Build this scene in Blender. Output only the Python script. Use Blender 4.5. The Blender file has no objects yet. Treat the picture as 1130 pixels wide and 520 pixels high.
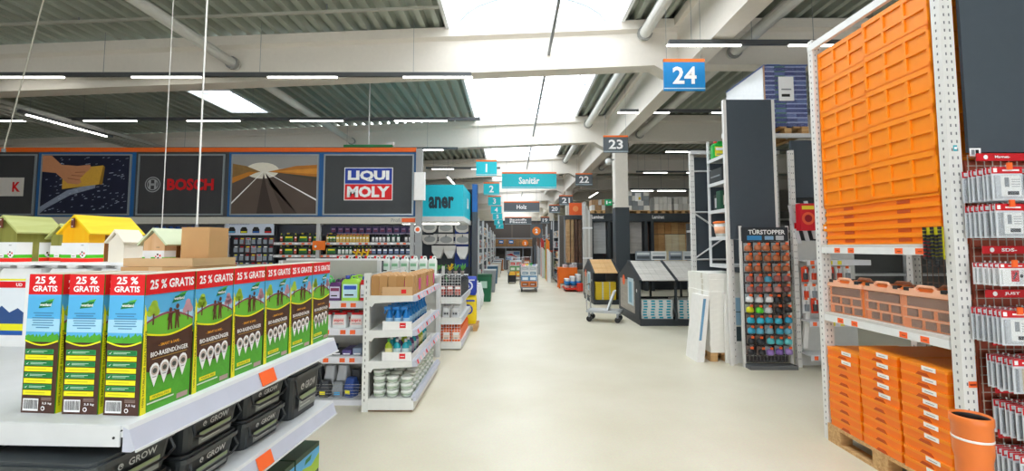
import bpy, bmesh, math, random
from mathutils import Matrix, Vector
random.seed(7)
S = bpy.context.scene
COL = S.collection
R = math.radians
# ---------------------------------------------------------------- camera
EYE = 1.62; FPX = 500.0; PITCH = math.atan(33/500.0); PPY = 239.0
cam = bpy.data.cameras.new('camera'); cam_o = bpy.data.objects.new('camera', cam); COL.objects.link(cam_o)
cam.sensor_width = 36; cam.lens = FPX/1130*36; cam.shift_y = (PPY-260)/1130
cam.clip_start = 0.05; cam.clip_end = 300
cam_o.location = (0, 0, EYE); cam_o.rotation_euler = (math.pi/2+PITCH, 0, 0)
S.camera = cam_o
# ---------------------------------------------------------------- sky and exposure
W = bpy.data.worlds.new('overcast_sky'); S.world = W; W.use_nodes = True
bg = W.node_tree.nodes['Background']; bg.inputs[0].default_value = (0.93, 0.97, 1.0, 1); bg.inputs[1].default_value = 4.3
S.view_settings.view_transform = 'Standard'; S.view_settings.look = 'None'
S.view_settings.exposure = 0.17; S.view_settings.gamma = 1; S.view_settings.use_curve_mapping = False

def at(px, py, Y):
    """point of the hall at depth Y that lies on pixel (px,py) of the 1130x520 frame"""
    a = (px-565)/FPX; b = (PPY-py)/FPX
    d = (a, math.cos(PITCH)-b*math.sin(PITCH), math.sin(PITCH)+b*math.cos(PITCH))
    t = Y/d[1]
    return Vector((a*t, Y, EYE+d[2]*t))
def X_(px, Y): return at(px, 272, Y).x
def Z_(py, Y): return at(565, py, Y).z

# ---------------------------------------------------------------- materials
def lin(c):
    return c/12.92 if c <= .04045 else ((c+.055)/1.055)**2.4
def rgb(h):
    return tuple(lin(int(h[i:i+2], 16)/255) for i in (0, 2, 4))+(1,)
MATS = {}
def m(h, rough=.5, metal=0., var=.07, scale=14., bump=0., alpha=1., emit=0.):
    k = (h, rough, metal, var, scale, bump, alpha, emit)
    if k in MATS: return MATS[k]
    M = bpy.data.materials.new('mat_'+h); M.use_nodes = True; MATS[k] = M
    nt = M.node_tree; b = nt.nodes['Principled BSDF']
    tc = nt.nodes.new('ShaderNodeTexCoord'); nz = nt.nodes.new('ShaderNodeTexNoise')
    nz.inputs['Scale'].default_value = scale; nz.inputs['Detail'].default_value = 3
    nt.links.new(tc.outputs['Object'], nz.inputs['Vector'])
    mx = nt.nodes.new('ShaderNodeMix'); mx.data_type = 'RGBA'
    c = rgb(h)
    mx.inputs[6].default_value = tuple(x*(1-var) for x in c[:3])+(1,)
    mx.inputs[7].default_value = tuple(min(1, x*(1+var)) for x in c[:3])+(1,)
    nt.links.new(nz.outputs['Fac'], mx.inputs[0]); nt.links.new(mx.outputs[2], b.inputs['Base Color'])
    b.inputs['Roughness'].default_value = rough; b.inputs['Metallic'].default_value = metal
    b.inputs['Alpha'].default_value = alpha
    if bump:
        bp = nt.nodes.new('ShaderNodeBump'); bp.inputs['Strength'].default_value = bump; bp.inputs['Distance'].default_value = .01
        nt.links.new(nz.outputs['Fac'], bp.inputs['Height']); nt.links.new(bp.outputs[0], b.inputs['Normal'])
    if emit:
        b.inputs['Emission Color'].default_value = c; b.inputs['Emission Strength'].default_value = emit
    return M
def wood(h1, h2, sc=(3, 3, 40), rough=.5):
    k = ('wood', h1, h2, sc)
    if k in MATS: return MATS[k]
    M = bpy.data.materials.new('wood_'+h1); M.use_nodes = True; MATS[k] = M
    nt = M.node_tree; b = nt.nodes['Principled BSDF']
    tc = nt.nodes.new('ShaderNodeTexCoord'); mp = nt.nodes.new('ShaderNodeMapping'); mp.inputs['Scale'].default_value = sc
    nz = nt.nodes.new('ShaderNodeTexNoise'); nz.inputs['Scale'].default_value = 1.0; nz.inputs['Detail'].default_value = 5
    nz.inputs['Distortion'].default_value = .6
    cr = nt.nodes.new('ShaderNodeValToRGB'); cr.color_ramp.elements[0].position = .32; cr.color_ramp.elements[1].position = .68
    cr.color_ramp.elements[0].color = rgb(h1); cr.color_ramp.elements[1].color = rgb(h2)
    nt.links.new(tc.outputs['Object'], mp.inputs[0]); nt.links.new(mp.outputs[0], nz.inputs['Vector'])
    nt.links.new(nz.outputs['Fac'], cr.inputs[0]); nt.links.new(cr.outputs[0], b.inputs['Base Color'])
    b.inputs['Roughness'].default_value = rough
    return M
WHITE = m('f2f1ee', .45); STEEL = m('d9dadb', .4); LIP = m('e4e4ea', .35); DARK = m('3f454a', .55)
ANTH = m('474f56', .6); BLACK = m('1b1b1d', .5); ORANGE = m('ff7a08', .35); TAGO = m('ff6a2c', .5); RED = m('e3141c', .45)
CHROME = m('c8cacc', .25, .8); CARD = m('c99b68', .8); CARD2 = m('d8b184', .8); TURQ = m('10b4c6', .5)
PWHITE = m('fbfbfb', .5, var=.01); PBLACK = m('161616', .5, var=.01)
CLEAR = m('e8eef0', .15, alpha=.35); GREYP = m('8c9094', .5)
PALW = wood('b88a55', 'd9b27c', (4, 40, 40), .8)

# ---------------------------------------------------------------- mesh builder
TXT = {}
def text_geo(s, bold=0.0):
    k = (s, bold)
    if k in TXT: return TXT[k]
    c = bpy.data.curves.new('lettering', 'FONT'); c.body = s; c.size = 1; c.resolution_u = 2; c.offset = bold
    c.align_x = 'CENTER'; c.align_y = 'CENTER'; c.fill_mode = 'FRONT'
    o = bpy.data.objects.new('lettering', c)
    me = bpy.data.meshes.new_from_object(o)
    g = ([v.co.copy() for v in me.vertices], [tuple(p.vertices) for p in me.polygons])
    bpy.data.objects.remove(o); bpy.data.curves.remove(c); bpy.data.meshes.remove(me)
    xs = [v.x for v in g[0]]; ys = [v.y for v in g[0]]
    cx = (min(xs)+max(xs))/2; cy = (min(ys)+max(ys))/2
    for v in g[0]: v.x -= cx; v.y -= cy
    TXT[k] = (g[0], g[1], max(xs)-min(xs), max(ys)-min(ys))
    return TXT[k]
class MB:
    def __init__(s): s.v = []; s.f = []; s.mi = []; s.ms = []; s.T = Matrix.Identity(4); s.lt = .0004; s.smooth = set()
    def mid(s, mat):
        if mat not in s.ms: s.ms.append(mat)
        return s.ms.index(mat)
    def add(s, vs, fs, mat, smooth=False):
        o = len(s.v); s.v += [s.T @ Vector(v) for v in vs]; i = s.mid(mat)
        for f in fs:
            if smooth: s.smooth.add(len(s.f))
            s.f.append(tuple(o+k for k in f)); s.mi.append(i)
        return s
    def box(s, x0, x1, y0, y1, z0, z1, mat):
        return s.add([(x0,y0,z0),(x1,y0,z0),(x1,y1,z0),(x0,y1,z0),(x0,y0,z1),(x1,y0,z1),(x1,y1,z1),(x0,y1,z1)],
              [(0,3,2,1),(4,5,6,7),(0,1,5,4),(1,2,6,5),(2,3,7,6),(3,0,4,7)], mat)
    def hull2(s, lo, hi, mat):     # two matching rings
        n = len(lo)
        return s.add(list(lo)+list(hi), [tuple(range(n-1,-1,-1)), tuple(range(n,2*n))]+[(i,(i+1)%n,n+(i+1)%n,n+i) for i in range(n)], mat)
    def prism(s, prof, ax, a0, a1, mat):   # prof 2D ccw, extruded along ax
        def P(p, a): return {'x':(a,p[0],p[1]), 'y':(p[0],a,p[1]), 'z':(p[0],p[1],a)}[ax]
        lo = [P(p, a0) for p in prof]; hi = [P(p, a1) for p in prof]
        if ax == 'y': lo, hi = hi, lo
        return s.hull2(lo, hi, mat)
    def rbox(s, x0, x1, y0, y1, z0, z1, r, mat, seg=3, tx=0., ty=0.):   # rounded vertical edges, top grown by tx,ty
        def ring(z, ex, ey):
            o = []
            for (cx, cy, a0) in ((x1+ex-r, y1+ey-r, 0), (x0-ex+r, y1+ey-r, 90), (x0-ex+r, y0-ey+r, 180), (x1+ex-r, y0-ey+r, 270)):
                for k in range(seg+1):
                    a = R(a0+90*k/seg); o.append((cx+r*math.cos(a), cy+r*math.sin(a), z))
            return o
        return s.hull2(ring(z0,0,0), ring(z1,tx,ty), mat)
    def tube(s, p0, p1, r, mat, n=8, r2=None):
        p0 = Vector(p0); p1 = Vector(p1); d = (p1-p0).normalized()
        u = d.orthogonal().normalized(); w = d.cross(u); r2 = r if r2 is None else r2
        lo = [p0+(u*math.cos(2*math.pi*k/n)+w*math.sin(2*math.pi*k/n))*r for k in range(n)]
        hi = [p1+(u*math.cos(2*math.pi*k/n)+w*math.sin(2*math.pi*k/n))*r2 for k in range(n)]
        return s.hull2(lo, hi, mat)
    def path(s, pts, r, mat, n=6):
        for a, b in zip(pts, pts[1:]): s.tube(a, b, r, mat, n)
        return s
    def lathe(s, prof, mat, n=14, c=(0,0,0), sx=1., sy=1., caps=True):
        vs = []; fs = []
        for (r, z) in prof:
            for k in range(n):
                a = 2*math.pi*k/n; vs.append((c[0]+r*sx*math.cos(a), c[1]+r*sy*math.sin(a), c[2]+z))
        for j in range(len(prof)-1):
            for k in range(n):
                fs.append((j*n+k, j*n+(k+1)%n, (j+1)*n+(k+1)%n, (j+1)*n+k))
        if caps: fs.append(tuple(range(n-1,-1,-1))); fs.append(tuple((len(prof)-1)*n+k for k in range(n)))
        return s.add(vs, fs, mat, True)
    def poly(s, pts, layer, mat): return s.add([(p[0], p[1], layer*s.lt) for p in pts], [tuple(range(len(pts)))], mat)
    def rect(s, u0, v0, u1, v1, layer, mat): return s.poly([(u0,v0),(u1,v0),(u1,v1),(u0,v1)], layer, mat)
    def disc(s, u, v, r, layer, mat, n=12, ry=None):
        ry = ry or r
        return s.poly([(u+r*math.cos(2*math.pi*k/n), v+ry*math.sin(2*math.pi*k/n)) for k in range(n)], layer, mat)
    def text(s, t, u, v, w, h, layer, mat, bold=.0, keep=False):   # fitted into w x h around (u,v)
        vs, fs, tw, th = text_geo(t, bold); sx = w/tw; sy = h/th
        if keep: sx = sy = min(sx, sy)
        return s.add([(u+p.x*sx, v+p.y*sy, layer*s.lt) for p in vs], fs, mat)
    def frame(s, o, u=(1,0,0), v=(0,0,1), lt=None):
        u = Vector(u); v = Vector(v); n = u.cross(v)
        s.T = Matrix(((u.x,v.x,n.x,o[0]),(u.y,v.y,n.y,o[1]),(u.z,v.z,n.z,o[2]),(0,0,0,1)))
        if lt: s.lt = lt
        return s
    def reset(s): s.T = Matrix.Identity(4); return s
    def mesh(s, name):
        me = bpy.data.meshes.new(name); me.from_pydata(s.v, [], s.f)
        for mt in s.ms: me.materials.append(mt)
        me.polygons.foreach_set('material_index', s.mi)
        if s.smooth: me.polygons.foreach_set('use_smooth', [i in s.smooth for i in range(len(s.f))])
        me.update(); return me
    def build(s, name, parent=None, loc=(0,0,0), rz=0.):
        o = bpy.data.objects.new(name, s.mesh(name)); COL.objects.link(o)
        o.location = loc; o.rotation_euler = (0,0,rz); o.parent = parent
        return o
def tag(o, label, cat, group=None):
    o['label'] = label; o['category'] = cat
    if group: o['group'] = group
    return o
def thing(name, label, cat, loc=(0,0,0), rz=0., group=None):
    o = bpy.data.objects.new(name, None); COL.objects.link(o); o.location = loc; o.rotation_euler = (0,0,rz); o.empty_display_size = .1
    return tag(o, label, cat, group)
def struct(mb, name, parent=None):
    o = mb.build(name, parent)
    if parent is None: o['kind'] = 'structure'
    return o
KIDS = {}
def kid(mb, name, parent, loc=(0,0,0), rz=0.):
    o = mb.build(name, parent, loc, rz); KIDS.setdefault(parent.name, []).append(o); return o
def kid_mesh(o0, parent, loc=(0,0,0), rz=0.):
    o = bpy.data.objects.new(o0.name.split('.')[0], o0.data); COL.objects.link(o); o.parent = parent
    o.location = loc; o.rotation_euler = (0,0,rz); KIDS.setdefault(parent.name, []).append(o); return o
def copy_tree(o, parent=None):
    c = o.copy(); COL.objects.link(c); c.parent = parent
    for ch in list(KIDS.get(o.name, [])):
        d = copy_tree(ch, c); KIDS.setdefault(c.name, []).append(d)
    return c
USED = set()
def place(proto, loc, rz=0., label=None, group=None, scale=None, tilt=None):
    if proto.name in USED: o = copy_tree(proto)
    else: o = proto; 
    USED.add(proto.name)
    o.location = loc; o.rotation_euler = (tilt[0] if tilt else 0, tilt[1] if tilt else 0, rz)
    o.scale = scale if scale else (1,1,1)
    if label: o['label'] = label
    if group: o['group'] = group
    return o
def B(): return MB()

# ---------------------------------------------------------------- the hall
def zr(x): return 5.6+.041*min(x, 3.0)          # underside of the roof deck (the roof rises to the right)
def floor_mat():
    M = bpy.data.materials.new('floor_screed'); M.use_nodes = True; nt = M.node_tree; b = nt.nodes['Principled BSDF']
    tc = nt.nodes.new('ShaderNodeTexCoord')
    n1 = nt.nodes.new('ShaderNodeTexNoise'); n1.inputs['Scale'].default_value = .9; n1.inputs['Detail'].default_value = 6
    n2 = nt.nodes.new('ShaderNodeTexNoise'); n2.inputs['Scale'].default_value = 60; n2.inputs['Detail'].default_value = 2
    cr = nt.nodes.new('ShaderNodeValToRGB'); cr.color_ramp.elements[0].position = .3; cr.color_ramp.elements[1].position = .72
    cr.color_ramp.elements[0].color = rgb('dbd3ba'); cr.color_ramp.elements[1].color = rgb('ebe4d0')
    mx = nt.nodes.new('ShaderNodeMix'); mx.data_type = 'RGBA'; mx.blend_type = 'MULTIPLY'; mx.inputs[0].default_value = .16
    for n in (n1, n2): nt.links.new(tc.outputs['Object'], n.inputs['Vector'])
    nt.links.new(n1.outputs['Fac'], cr.inputs[0]); nt.links.new(cr.outputs[0], mx.inputs[6]); nt.links.new(n2.outputs['Color'], mx.inputs[7])
    nt.links.new(mx.outputs[2], b.inputs['Base Color']); b.inputs['Roughness'].default_value = .38
    return M
FLOOR = floor_mat()
struct(B().box(-20, 17, -9.9, 66.4, -.2, 0, FLOOR), 'floor')
WALLM = m('8f8d88', .8); WALLD = m('4d4b49', .8)
struct(B().box(-20, 17, 66, 66.4, 0, 6.2, WALLM), 'wall_far')
struct(B().box(-20.2, -20, -9.9, 66, 0, 6.2, WALLM), 'wall_left')
struct(B().box(17, 17.2, -9.9, 66, 0, 6.2, WALLM), 'wall_right')
wb = struct(B().box(-20,-9,-10.1,-9.9,0,6.2,WALLM).box(9,17,-10.1,-9.9,0,6.2,WALLM).box(-9,9,-10.1,-9.9,3.4,6.2,WALLM), 'wall_back')
B().box(-9,9,-10.02,-9.98,0,.06,WALLD).box(-9,9,-10.02,-9.98,3.34,3.4,WALLD).build('entrance_frame', wb)
CONC = m('e8e1d6', .7, bump=.15, var=.04); DECKM = m('a9b0a4', .5, .0, .05); SOFF = m('c9c2b4', .8)
SKL, SKR = -1.12, 1.95
def deck(x0, x1, y0, y1):
    mb = B(); pitch = .26; n = max(1, round((x1-x0)/pitch)); p = (x1-x0)/n
    vs = []; fs = []
    pts = []
    for i in range(n):
        a = x0+i*p
        pts += [(a, .0), (a+.34*p, .0), (a+.46*p, .13), (a+.88*p, .13)]
    pts.append((x1, 0))
    for (x, d) in pts:
        vs += [(x, y0, zr(x)+d), (x, y1, zr(x)+d)]
    for i in range(len(pts)-1): fs.append((2*i, 2*i+1, 2*i+3, 2*i+2))
    return mb.add(vs, fs, DECKM)
BEAMS = [-9.9, -3.9, 2.1, 8.1, 14.1, 20.1, 26.1, 32.1, 38.1, 44.1, 50.1, 56.1, 62.1, 66]
for a, b in zip(BEAMS, BEAMS[1:]):
    if a == 8.1:
        struct(deck(-20, -7.7, a, b), 'ceiling_deck'); struct(deck(-6.7, SKL, a, b), 'ceiling_deck')
        struct(deck(-7.7, -6.7, a, 10.5), 'ceiling_deck'); struct(deck(-7.7, -6.7, 12.25, b), 'ceiling_deck')
    else: struct(deck(-20, SKL, a, b), 'ceiling_deck')
    struct(deck(SKR, 17, a, b), 'ceiling_deck')
for y in BEAMS[1:-1]:       # precast cross beams
    mb = B()
    for (xa, xb) in ((-20, 3.0), (3.0, 17)):
        def sec(x):
            t = zr(x); return [(x,y-.16,t-.84),(x,y+.16,t-.84),(x,y+.16,t-.24),(x,y+.26,t-.2),(x,y+.26,t-.03),(x,y-.26,t-.03),(x,y-.26,t-.2),(x,y-.16,t-.24)]
        mb.hull2(sec(xa), sec(xb), CONC)
    mb.hull2([(2.55,y-.17,zr(2.5)-.84),(2.98,y-.17,4.62),(2.98,y+.17,4.62),(2.55,y+.17,zr(2.5)-.84)],[(2.55,y-.17,zr(2.5)-.8),(2.98,y-.17,4.9),(2.98,y+.17,4.9),(2.55,y+.17,zr(2.5)-.8)], CONC)
    struct(mb, 'ceiling_beam')
gir = B().box(2.98, 3.3, -9.9, 66, 4.72, 5.66, CONC).box(2.9, 3.38, -9.9, 66, 5.55, 5.7, CONC)
struct(gir, 'ceiling_girder')
# barrel skylight: glazing panes between arched bars
GLZ = bpy.data.materials.new('skylight_glazing'); GLZ.use_nodes = True
nt = GLZ.node_tree; nt.nodes.remove(nt.nodes['Principled BSDF']); tr = nt.nodes.new('ShaderNodeBsdfTransparent'); tl = nt.nodes.new('ShaderNodeBsdfTranslucent')
tr.inputs[0].default_value = (.96,.98,1,1); tl.inputs[0].default_value = (.95,.97,1,1); ms = nt.nodes.new('ShaderNodeMixShader'); ms.inputs[0].default_value = .3
nt.links.new(tr.outputs[0], ms.inputs[1]); nt.links.new(tl.outputs[0], ms.inputs[2]); nt.links.new(ms.outputs[0], nt.nodes['Material Output'].inputs[0])
BAR = m('8f989e', .5)
cx = (SKL+SKR)/2; hw = (SKR-SKL)/2
def arch(k, n=12, r=1.0):
    a = math.pi*k/n; return (cx-hw*r*math.cos(a), 5.86+.75*r*math.sin(a))
sky = B()
for k in range(12):
    p, q = arch(k), arch(k+1); sky.add([(p[0],-9.9,p[1]),(q[0],-9.9,q[1]),(q[0],66,q[1]),(p[0],66,p[1])], [(0,1,2,3)], GLZ)
sko = struct(sky, 'window_1')
bars = None
for i in range(50):
    y = -9.3+i*1.5
    if bars is None:
        mb = B()
        for k in range(12):
            p, q = arch(k,12,.985), arch(k+1,12,.985); mb.tube((p[0],0,p[1]),(q[0],0,q[1]),.02,BAR,4)
        bars = mb.build('arched_bar', sko, (0,y,0))
    else:
        o = bpy.data.objects.new('arched_bar', bars.data); COL.objects.link(o); o.parent = sko; o.location = (0,y,0)
UPS = m('eceff0', .6)
struct(B().box(SKL-.06, SKL, -9.9, 66, zr(SKL)-.06, 5.9, UPS), 'trim_1'); struct(B().box(SKR, SKR+.06, -9.9, 66, zr(SKR)-.06, 5.9, UPS), 'trim_2')
z = zr(-7.2)+.15
w2 = struct(B().box(-7.7, -6.7, 10.5, 12.25, z, z+.03, GLZ), 'window_2')
B().box(-7.74,-6.66,10.46,10.5,z-.16,z+.05,UPS).box(-7.74,-6.66,12.25,12.29,z-.16,z+.05,UPS).box(-7.74,-7.7,10.5,12.25,z-.16,z+.05,UPS).box(-6.7,-6.66,10.5,12.25,z-.16,z+.05,UPS).box(-7.7,-6.7,11.1,11.13,z-.02,z,BAR).build('window_frame', w2)
# columns
for y in (13.3, 25.3, 37.3, 49.3):
    c = thing('concrete_column', 'square hall column, dark grey below and white above, ' + {13.3:'rising behind the laminate displays',25.3:'second down the aisle',37.3:'third, beyond the far rack',49.3:'farthest of the row'}[y], 'column', (3.2, y, 0))
    kid(B().box(-.2,.2,-.2,.2,0,2.75,m('3d444a',.6)), 'dark_casing', c); kid(B().box(-.185,.185,-.185,.185,2.75,4.72,CONC), 'shaft', c)
# pipes under the roof running along the hall
PIPE = m('dcdcd6', .4)
for (x, z, r, lab) in ((2.36, 5.4, .1, 'white drain pipe beside the skylight passing through the cross beams'), (-4.95, 4.86, .085, 'grey white drain pipe below the left roof deck'),
                       (3.95, 5.08, .1, 'drain pipe right of the longitudinal girder')):
    mb = B().tube((0,-9,0),(0,64,0),r,PIPE,14)
    o = mb.build('drain_pipe', None, (x, 0, z)); tag(o, lab, 'pipe')
    for y in (7.79, 13.79, 19.79): B().tube((0,y,0),(0,y+.06,0),r+.03,m('9a9a96',.5),14).build('pipe_collar', o)
for i, dx in enumerate((0, .35, .6, .85)):
    o = B().box(-.05,.05,3,25,-.04,.04,m('b9b9b2',.5)).build('cable_tray', None, (-10.4-dx, 0, 4.56)); tag(o, 'long grey cable tray under the roof at far left', 'cable tray', 'cable trays at far left')
# conduit above the middle of the aisle
o = B().box(-.022,.022,.5,31,-.03,.03,m('8b9094',.4,.3)).build('cable_conduit', None, (.66, 0, 5.08)); tag(o, 'thin grey cable conduit above the middle of the aisle', 'conduit')
for y in range(3, 31, 4): B().tube((0,y,0),(0,y,.95),.004,GREYP,4).build('hanger', o)
# light rails
TUBE = m('fffdf5', .4, emit=10.0); RAIL = m('55585a', .5)
def light_rail(px0, px1, py, Y, tubes, lab, z=None):
    a = at(px0, py, Y); b = at(px1, py, Y); z = a.z if z is None else z
    t = thing('light_rail', lab, 'light rail', ((a.x+b.x)/2, Y, z)); L = (b.x-a.x)/2
    kid(B().box(-L, L, -.03, .03, .02, .09, RAIL), 'rail', t)
    for (u, v) in tubes:
        x0 = X_(u, Y)-t.location.x; x1 = X_(v, Y)-t.location.x
        kid(B().box(x0, x1, -.018, .018, 0.0, .02, TUBE), 'light_tube', t)
    for x in (-L*.8, -L*.27, L*.27, L*.8): kid(B().tube((x,0,.09),(x,0,zr(t.location.x+x)-z+.06),.004,GREYP,4), 'hanger', t)
    return t
light_rail(-120, 520, 86, 7.6, ((-30,58),(135,213),(289,367),(442,520)), 'front grey rail of tube lights across the left half of the hall')
light_rail(-160, 530, 134, 10.5, ((-34,25),(84,143),(200,259),(316,375),(433,492)), 'second rail of tube lights above the banner wall')
light_rail(170, 505, 166, 13.0, ((177,225),(330,378),(440,488)), 'third rail of tube lights just above the banner wall')
light_rail(738, 990, 51, 6.6, ((741,825),(880,965)), 'rail of tube lights above the number 24 sign')
light_rail(684, 900, 125, 10.5, ((684,742),(790,848)), 'rail of tube lights between the number 24 and 23 signs')
light_rail(735, 900, 168, 14.6, ((737,768),(800,850)), 'rail of tube lights above the dark tall rack')
light_rail(702, 800, 191, 19, ((712,738),(760,790)), 'small rail of tube lights above the laminate wall')
light_rail(695, 790, 211, 15.3, ((698,722),(727,758),(765,788)), 'low rail of tube lights in front of the laminate wall')
light_rail(470, 552, 187, 17.5, ((476,500),(520,545)), 'rail of tube lights left of the number 1 sign')
for (x, y0, y1, z) in ((-10.2, 9.2, 11.4, 4.37), (4.6, 24, 27, 4.5), (-2.6, 18, 20.4, 4.4), (-2.6, 24, 27, 4.4), (-8.6, -1, 1.4, 4.3), (6.5, -1, 1.6, 4.6), (-4.5, .2, 2.6, 4.4), (7.8, 8.2, 10.4, 4.6)):  # most of these tubes are extra lamps added to brighten the hall
    t = thing('light_rail', 'single tube light hung lengthwise '+('at far left' if x < -10 else 'above the racks, added for more light') + (', near the camera' if y0 < 5 else ''), 'light rail', (x, (y0+y1)/2, z), 0, 'lengthwise tube lights')
    L = (y1-y0)/2
    kid(B().box(-.03,.03,-L,L,.02,.08,RAIL),'rail',t); kid(B().box(-.028,.028,-L*.85,L*.85,0.0,.02,TUBE),'light_tube',t)
    for yy in (-L*.8, L*.8): kid(B().tube((0,yy,.08),(0,yy,zr(x)-z+.06),.004,GREYP,4),'hanger',t)
o = B().hull2([(-18,7.08,zr(-18)-.09),(-18,7.12,zr(-18)-.09),(-18,7.12,zr(-18)-.05),(-18,7.08,zr(-18)-.05)],[(SKL-.06,7.08,zr(SKL)-.09),(SKL-.06,7.12,zr(SKL)-.09),(SKL-.06,7.12,zr(SKL)-.05),(SKL-.06,7.08,zr(SKL)-.05)],m('b4b4a8',.5)).build('roof_conduit'); tag(o,'thin grey conduit running crosswise under the front left roof deck','conduit')
for x in (-15,-11,-7,-3): B().tube((x,7.1,zr(x)-.06),(x,7.1,zr(x)+.06),.012,GREYP,6).build('clip', o)
# vertical suspension wires at left
for (px, Y, y1, r, lab) in ((217, 2.75, 255, .005, 'white suspension rod in front of the banner wall'), (178, 4.6, 262, .0045, 'thin white suspension wire beside the brand banner')):
    p = at(px, y1, Y); mb = B().tube((0,0,0),(0,0,zr(p.x)-p.z),r,m('f4f2ee',.4),6).tube((0,0,0),(0,0,.04),r*2,GREYP,6)
    tag(mb.build('suspension_rod', None, p), lab, 'rod')
p = at(4, 166, 5.2); q = at(48, 0, 4.9); q = p+(q-p)*((zr(-5)+.1-p.z)/(q.z-p.z))
tag(B().tube((0,0,0),q-p,.007,m('c9c5b8',.6),6).tube((0,0,-.02),(0,0,.02),.02,GREYP,6).build('suspension_wire', None, p), 'slanting suspension wire at far left of the hall', 'wire')
# ================================================================ foreground island with fertiliser boxes
AY = R(-4.5); AO = Vector((-.956, 1.163, 0))
def A(lx, ly, z): 
    return Vector((AO.x+lx*math.cos(AY)-ly*math.sin(AY), AO.y+lx*math.sin(AY)+ly*math.cos(AY), z))
isl = thing('display_shelf', 'white steel display shelf with grey price rails in the left foreground', 'shelf', AO, AY)
SH = m('d9dbdc', .4); LILAC = m('c3c6d4', .35)
def island_shelf(z, name, deep=1.9, L=1.09):
    s = kid(B().box(-deep, -.012, .0, L, z-.03, z, SH), name, isl)
    kid(B().hull2([(-deep,-.004,z-.085),(-.02,-.004,z-.052),(-.02,-.004,z-.001),(-deep,-.004,z-.001)],[(-deep,.0,z-.085),(-.02,.0,z-.052),(-.02,.0,z-.001),(-deep,.0,z-.001)],SH)
        .tube((-.035,-.006,z-.03),(-.035,-.003,z-.03),.003,PBLACK,8).tube((-.015,-.006,z-.012),(-.015,-.003,z-.012),.002,PBLACK,8), 'side_bracket', s)
    r = kid(B().prism([(-.012,z-.004),(.004,z-.01),(.022,z-.058),(.012,z-.064),(-.012,z-.064)],'y',-.003,L,LILAC)
        .prism([(-.012,z-.004),(-.012,z+.001),(.0,z+.001),(.004,z-.01)],'y',-.003,L,SH).box(.0225,.0265,-.003,L,z-.064,z-.058,SH), 'price_rail', s)
    for u in (.5,):
        kid(B().hull2([(.0065,u,z-.01),(.0065,u+.085,z-.01),(.024,u+.085,z-.056),(.024,u,z-.056)],[(.0085,u,z-.009),(.0085,u+.085,z-.009),(.026,u+.085,z-.055),(.026,u,z-.055)],TAGO), 'price_tag', s)
    return s
island_shelf(1.174, 'top_shelf'); island_shelf(.875, 'lower_shelf')
kid(B().box(-1.9,-.03,.02,1.07,0,.12,SH), 'base', isl)
for ly in (.04, 1.03): kid(B().box(-.98,-.93,ly-.02,ly+.02,.12,1.144,SH), 'post', isl)
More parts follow.
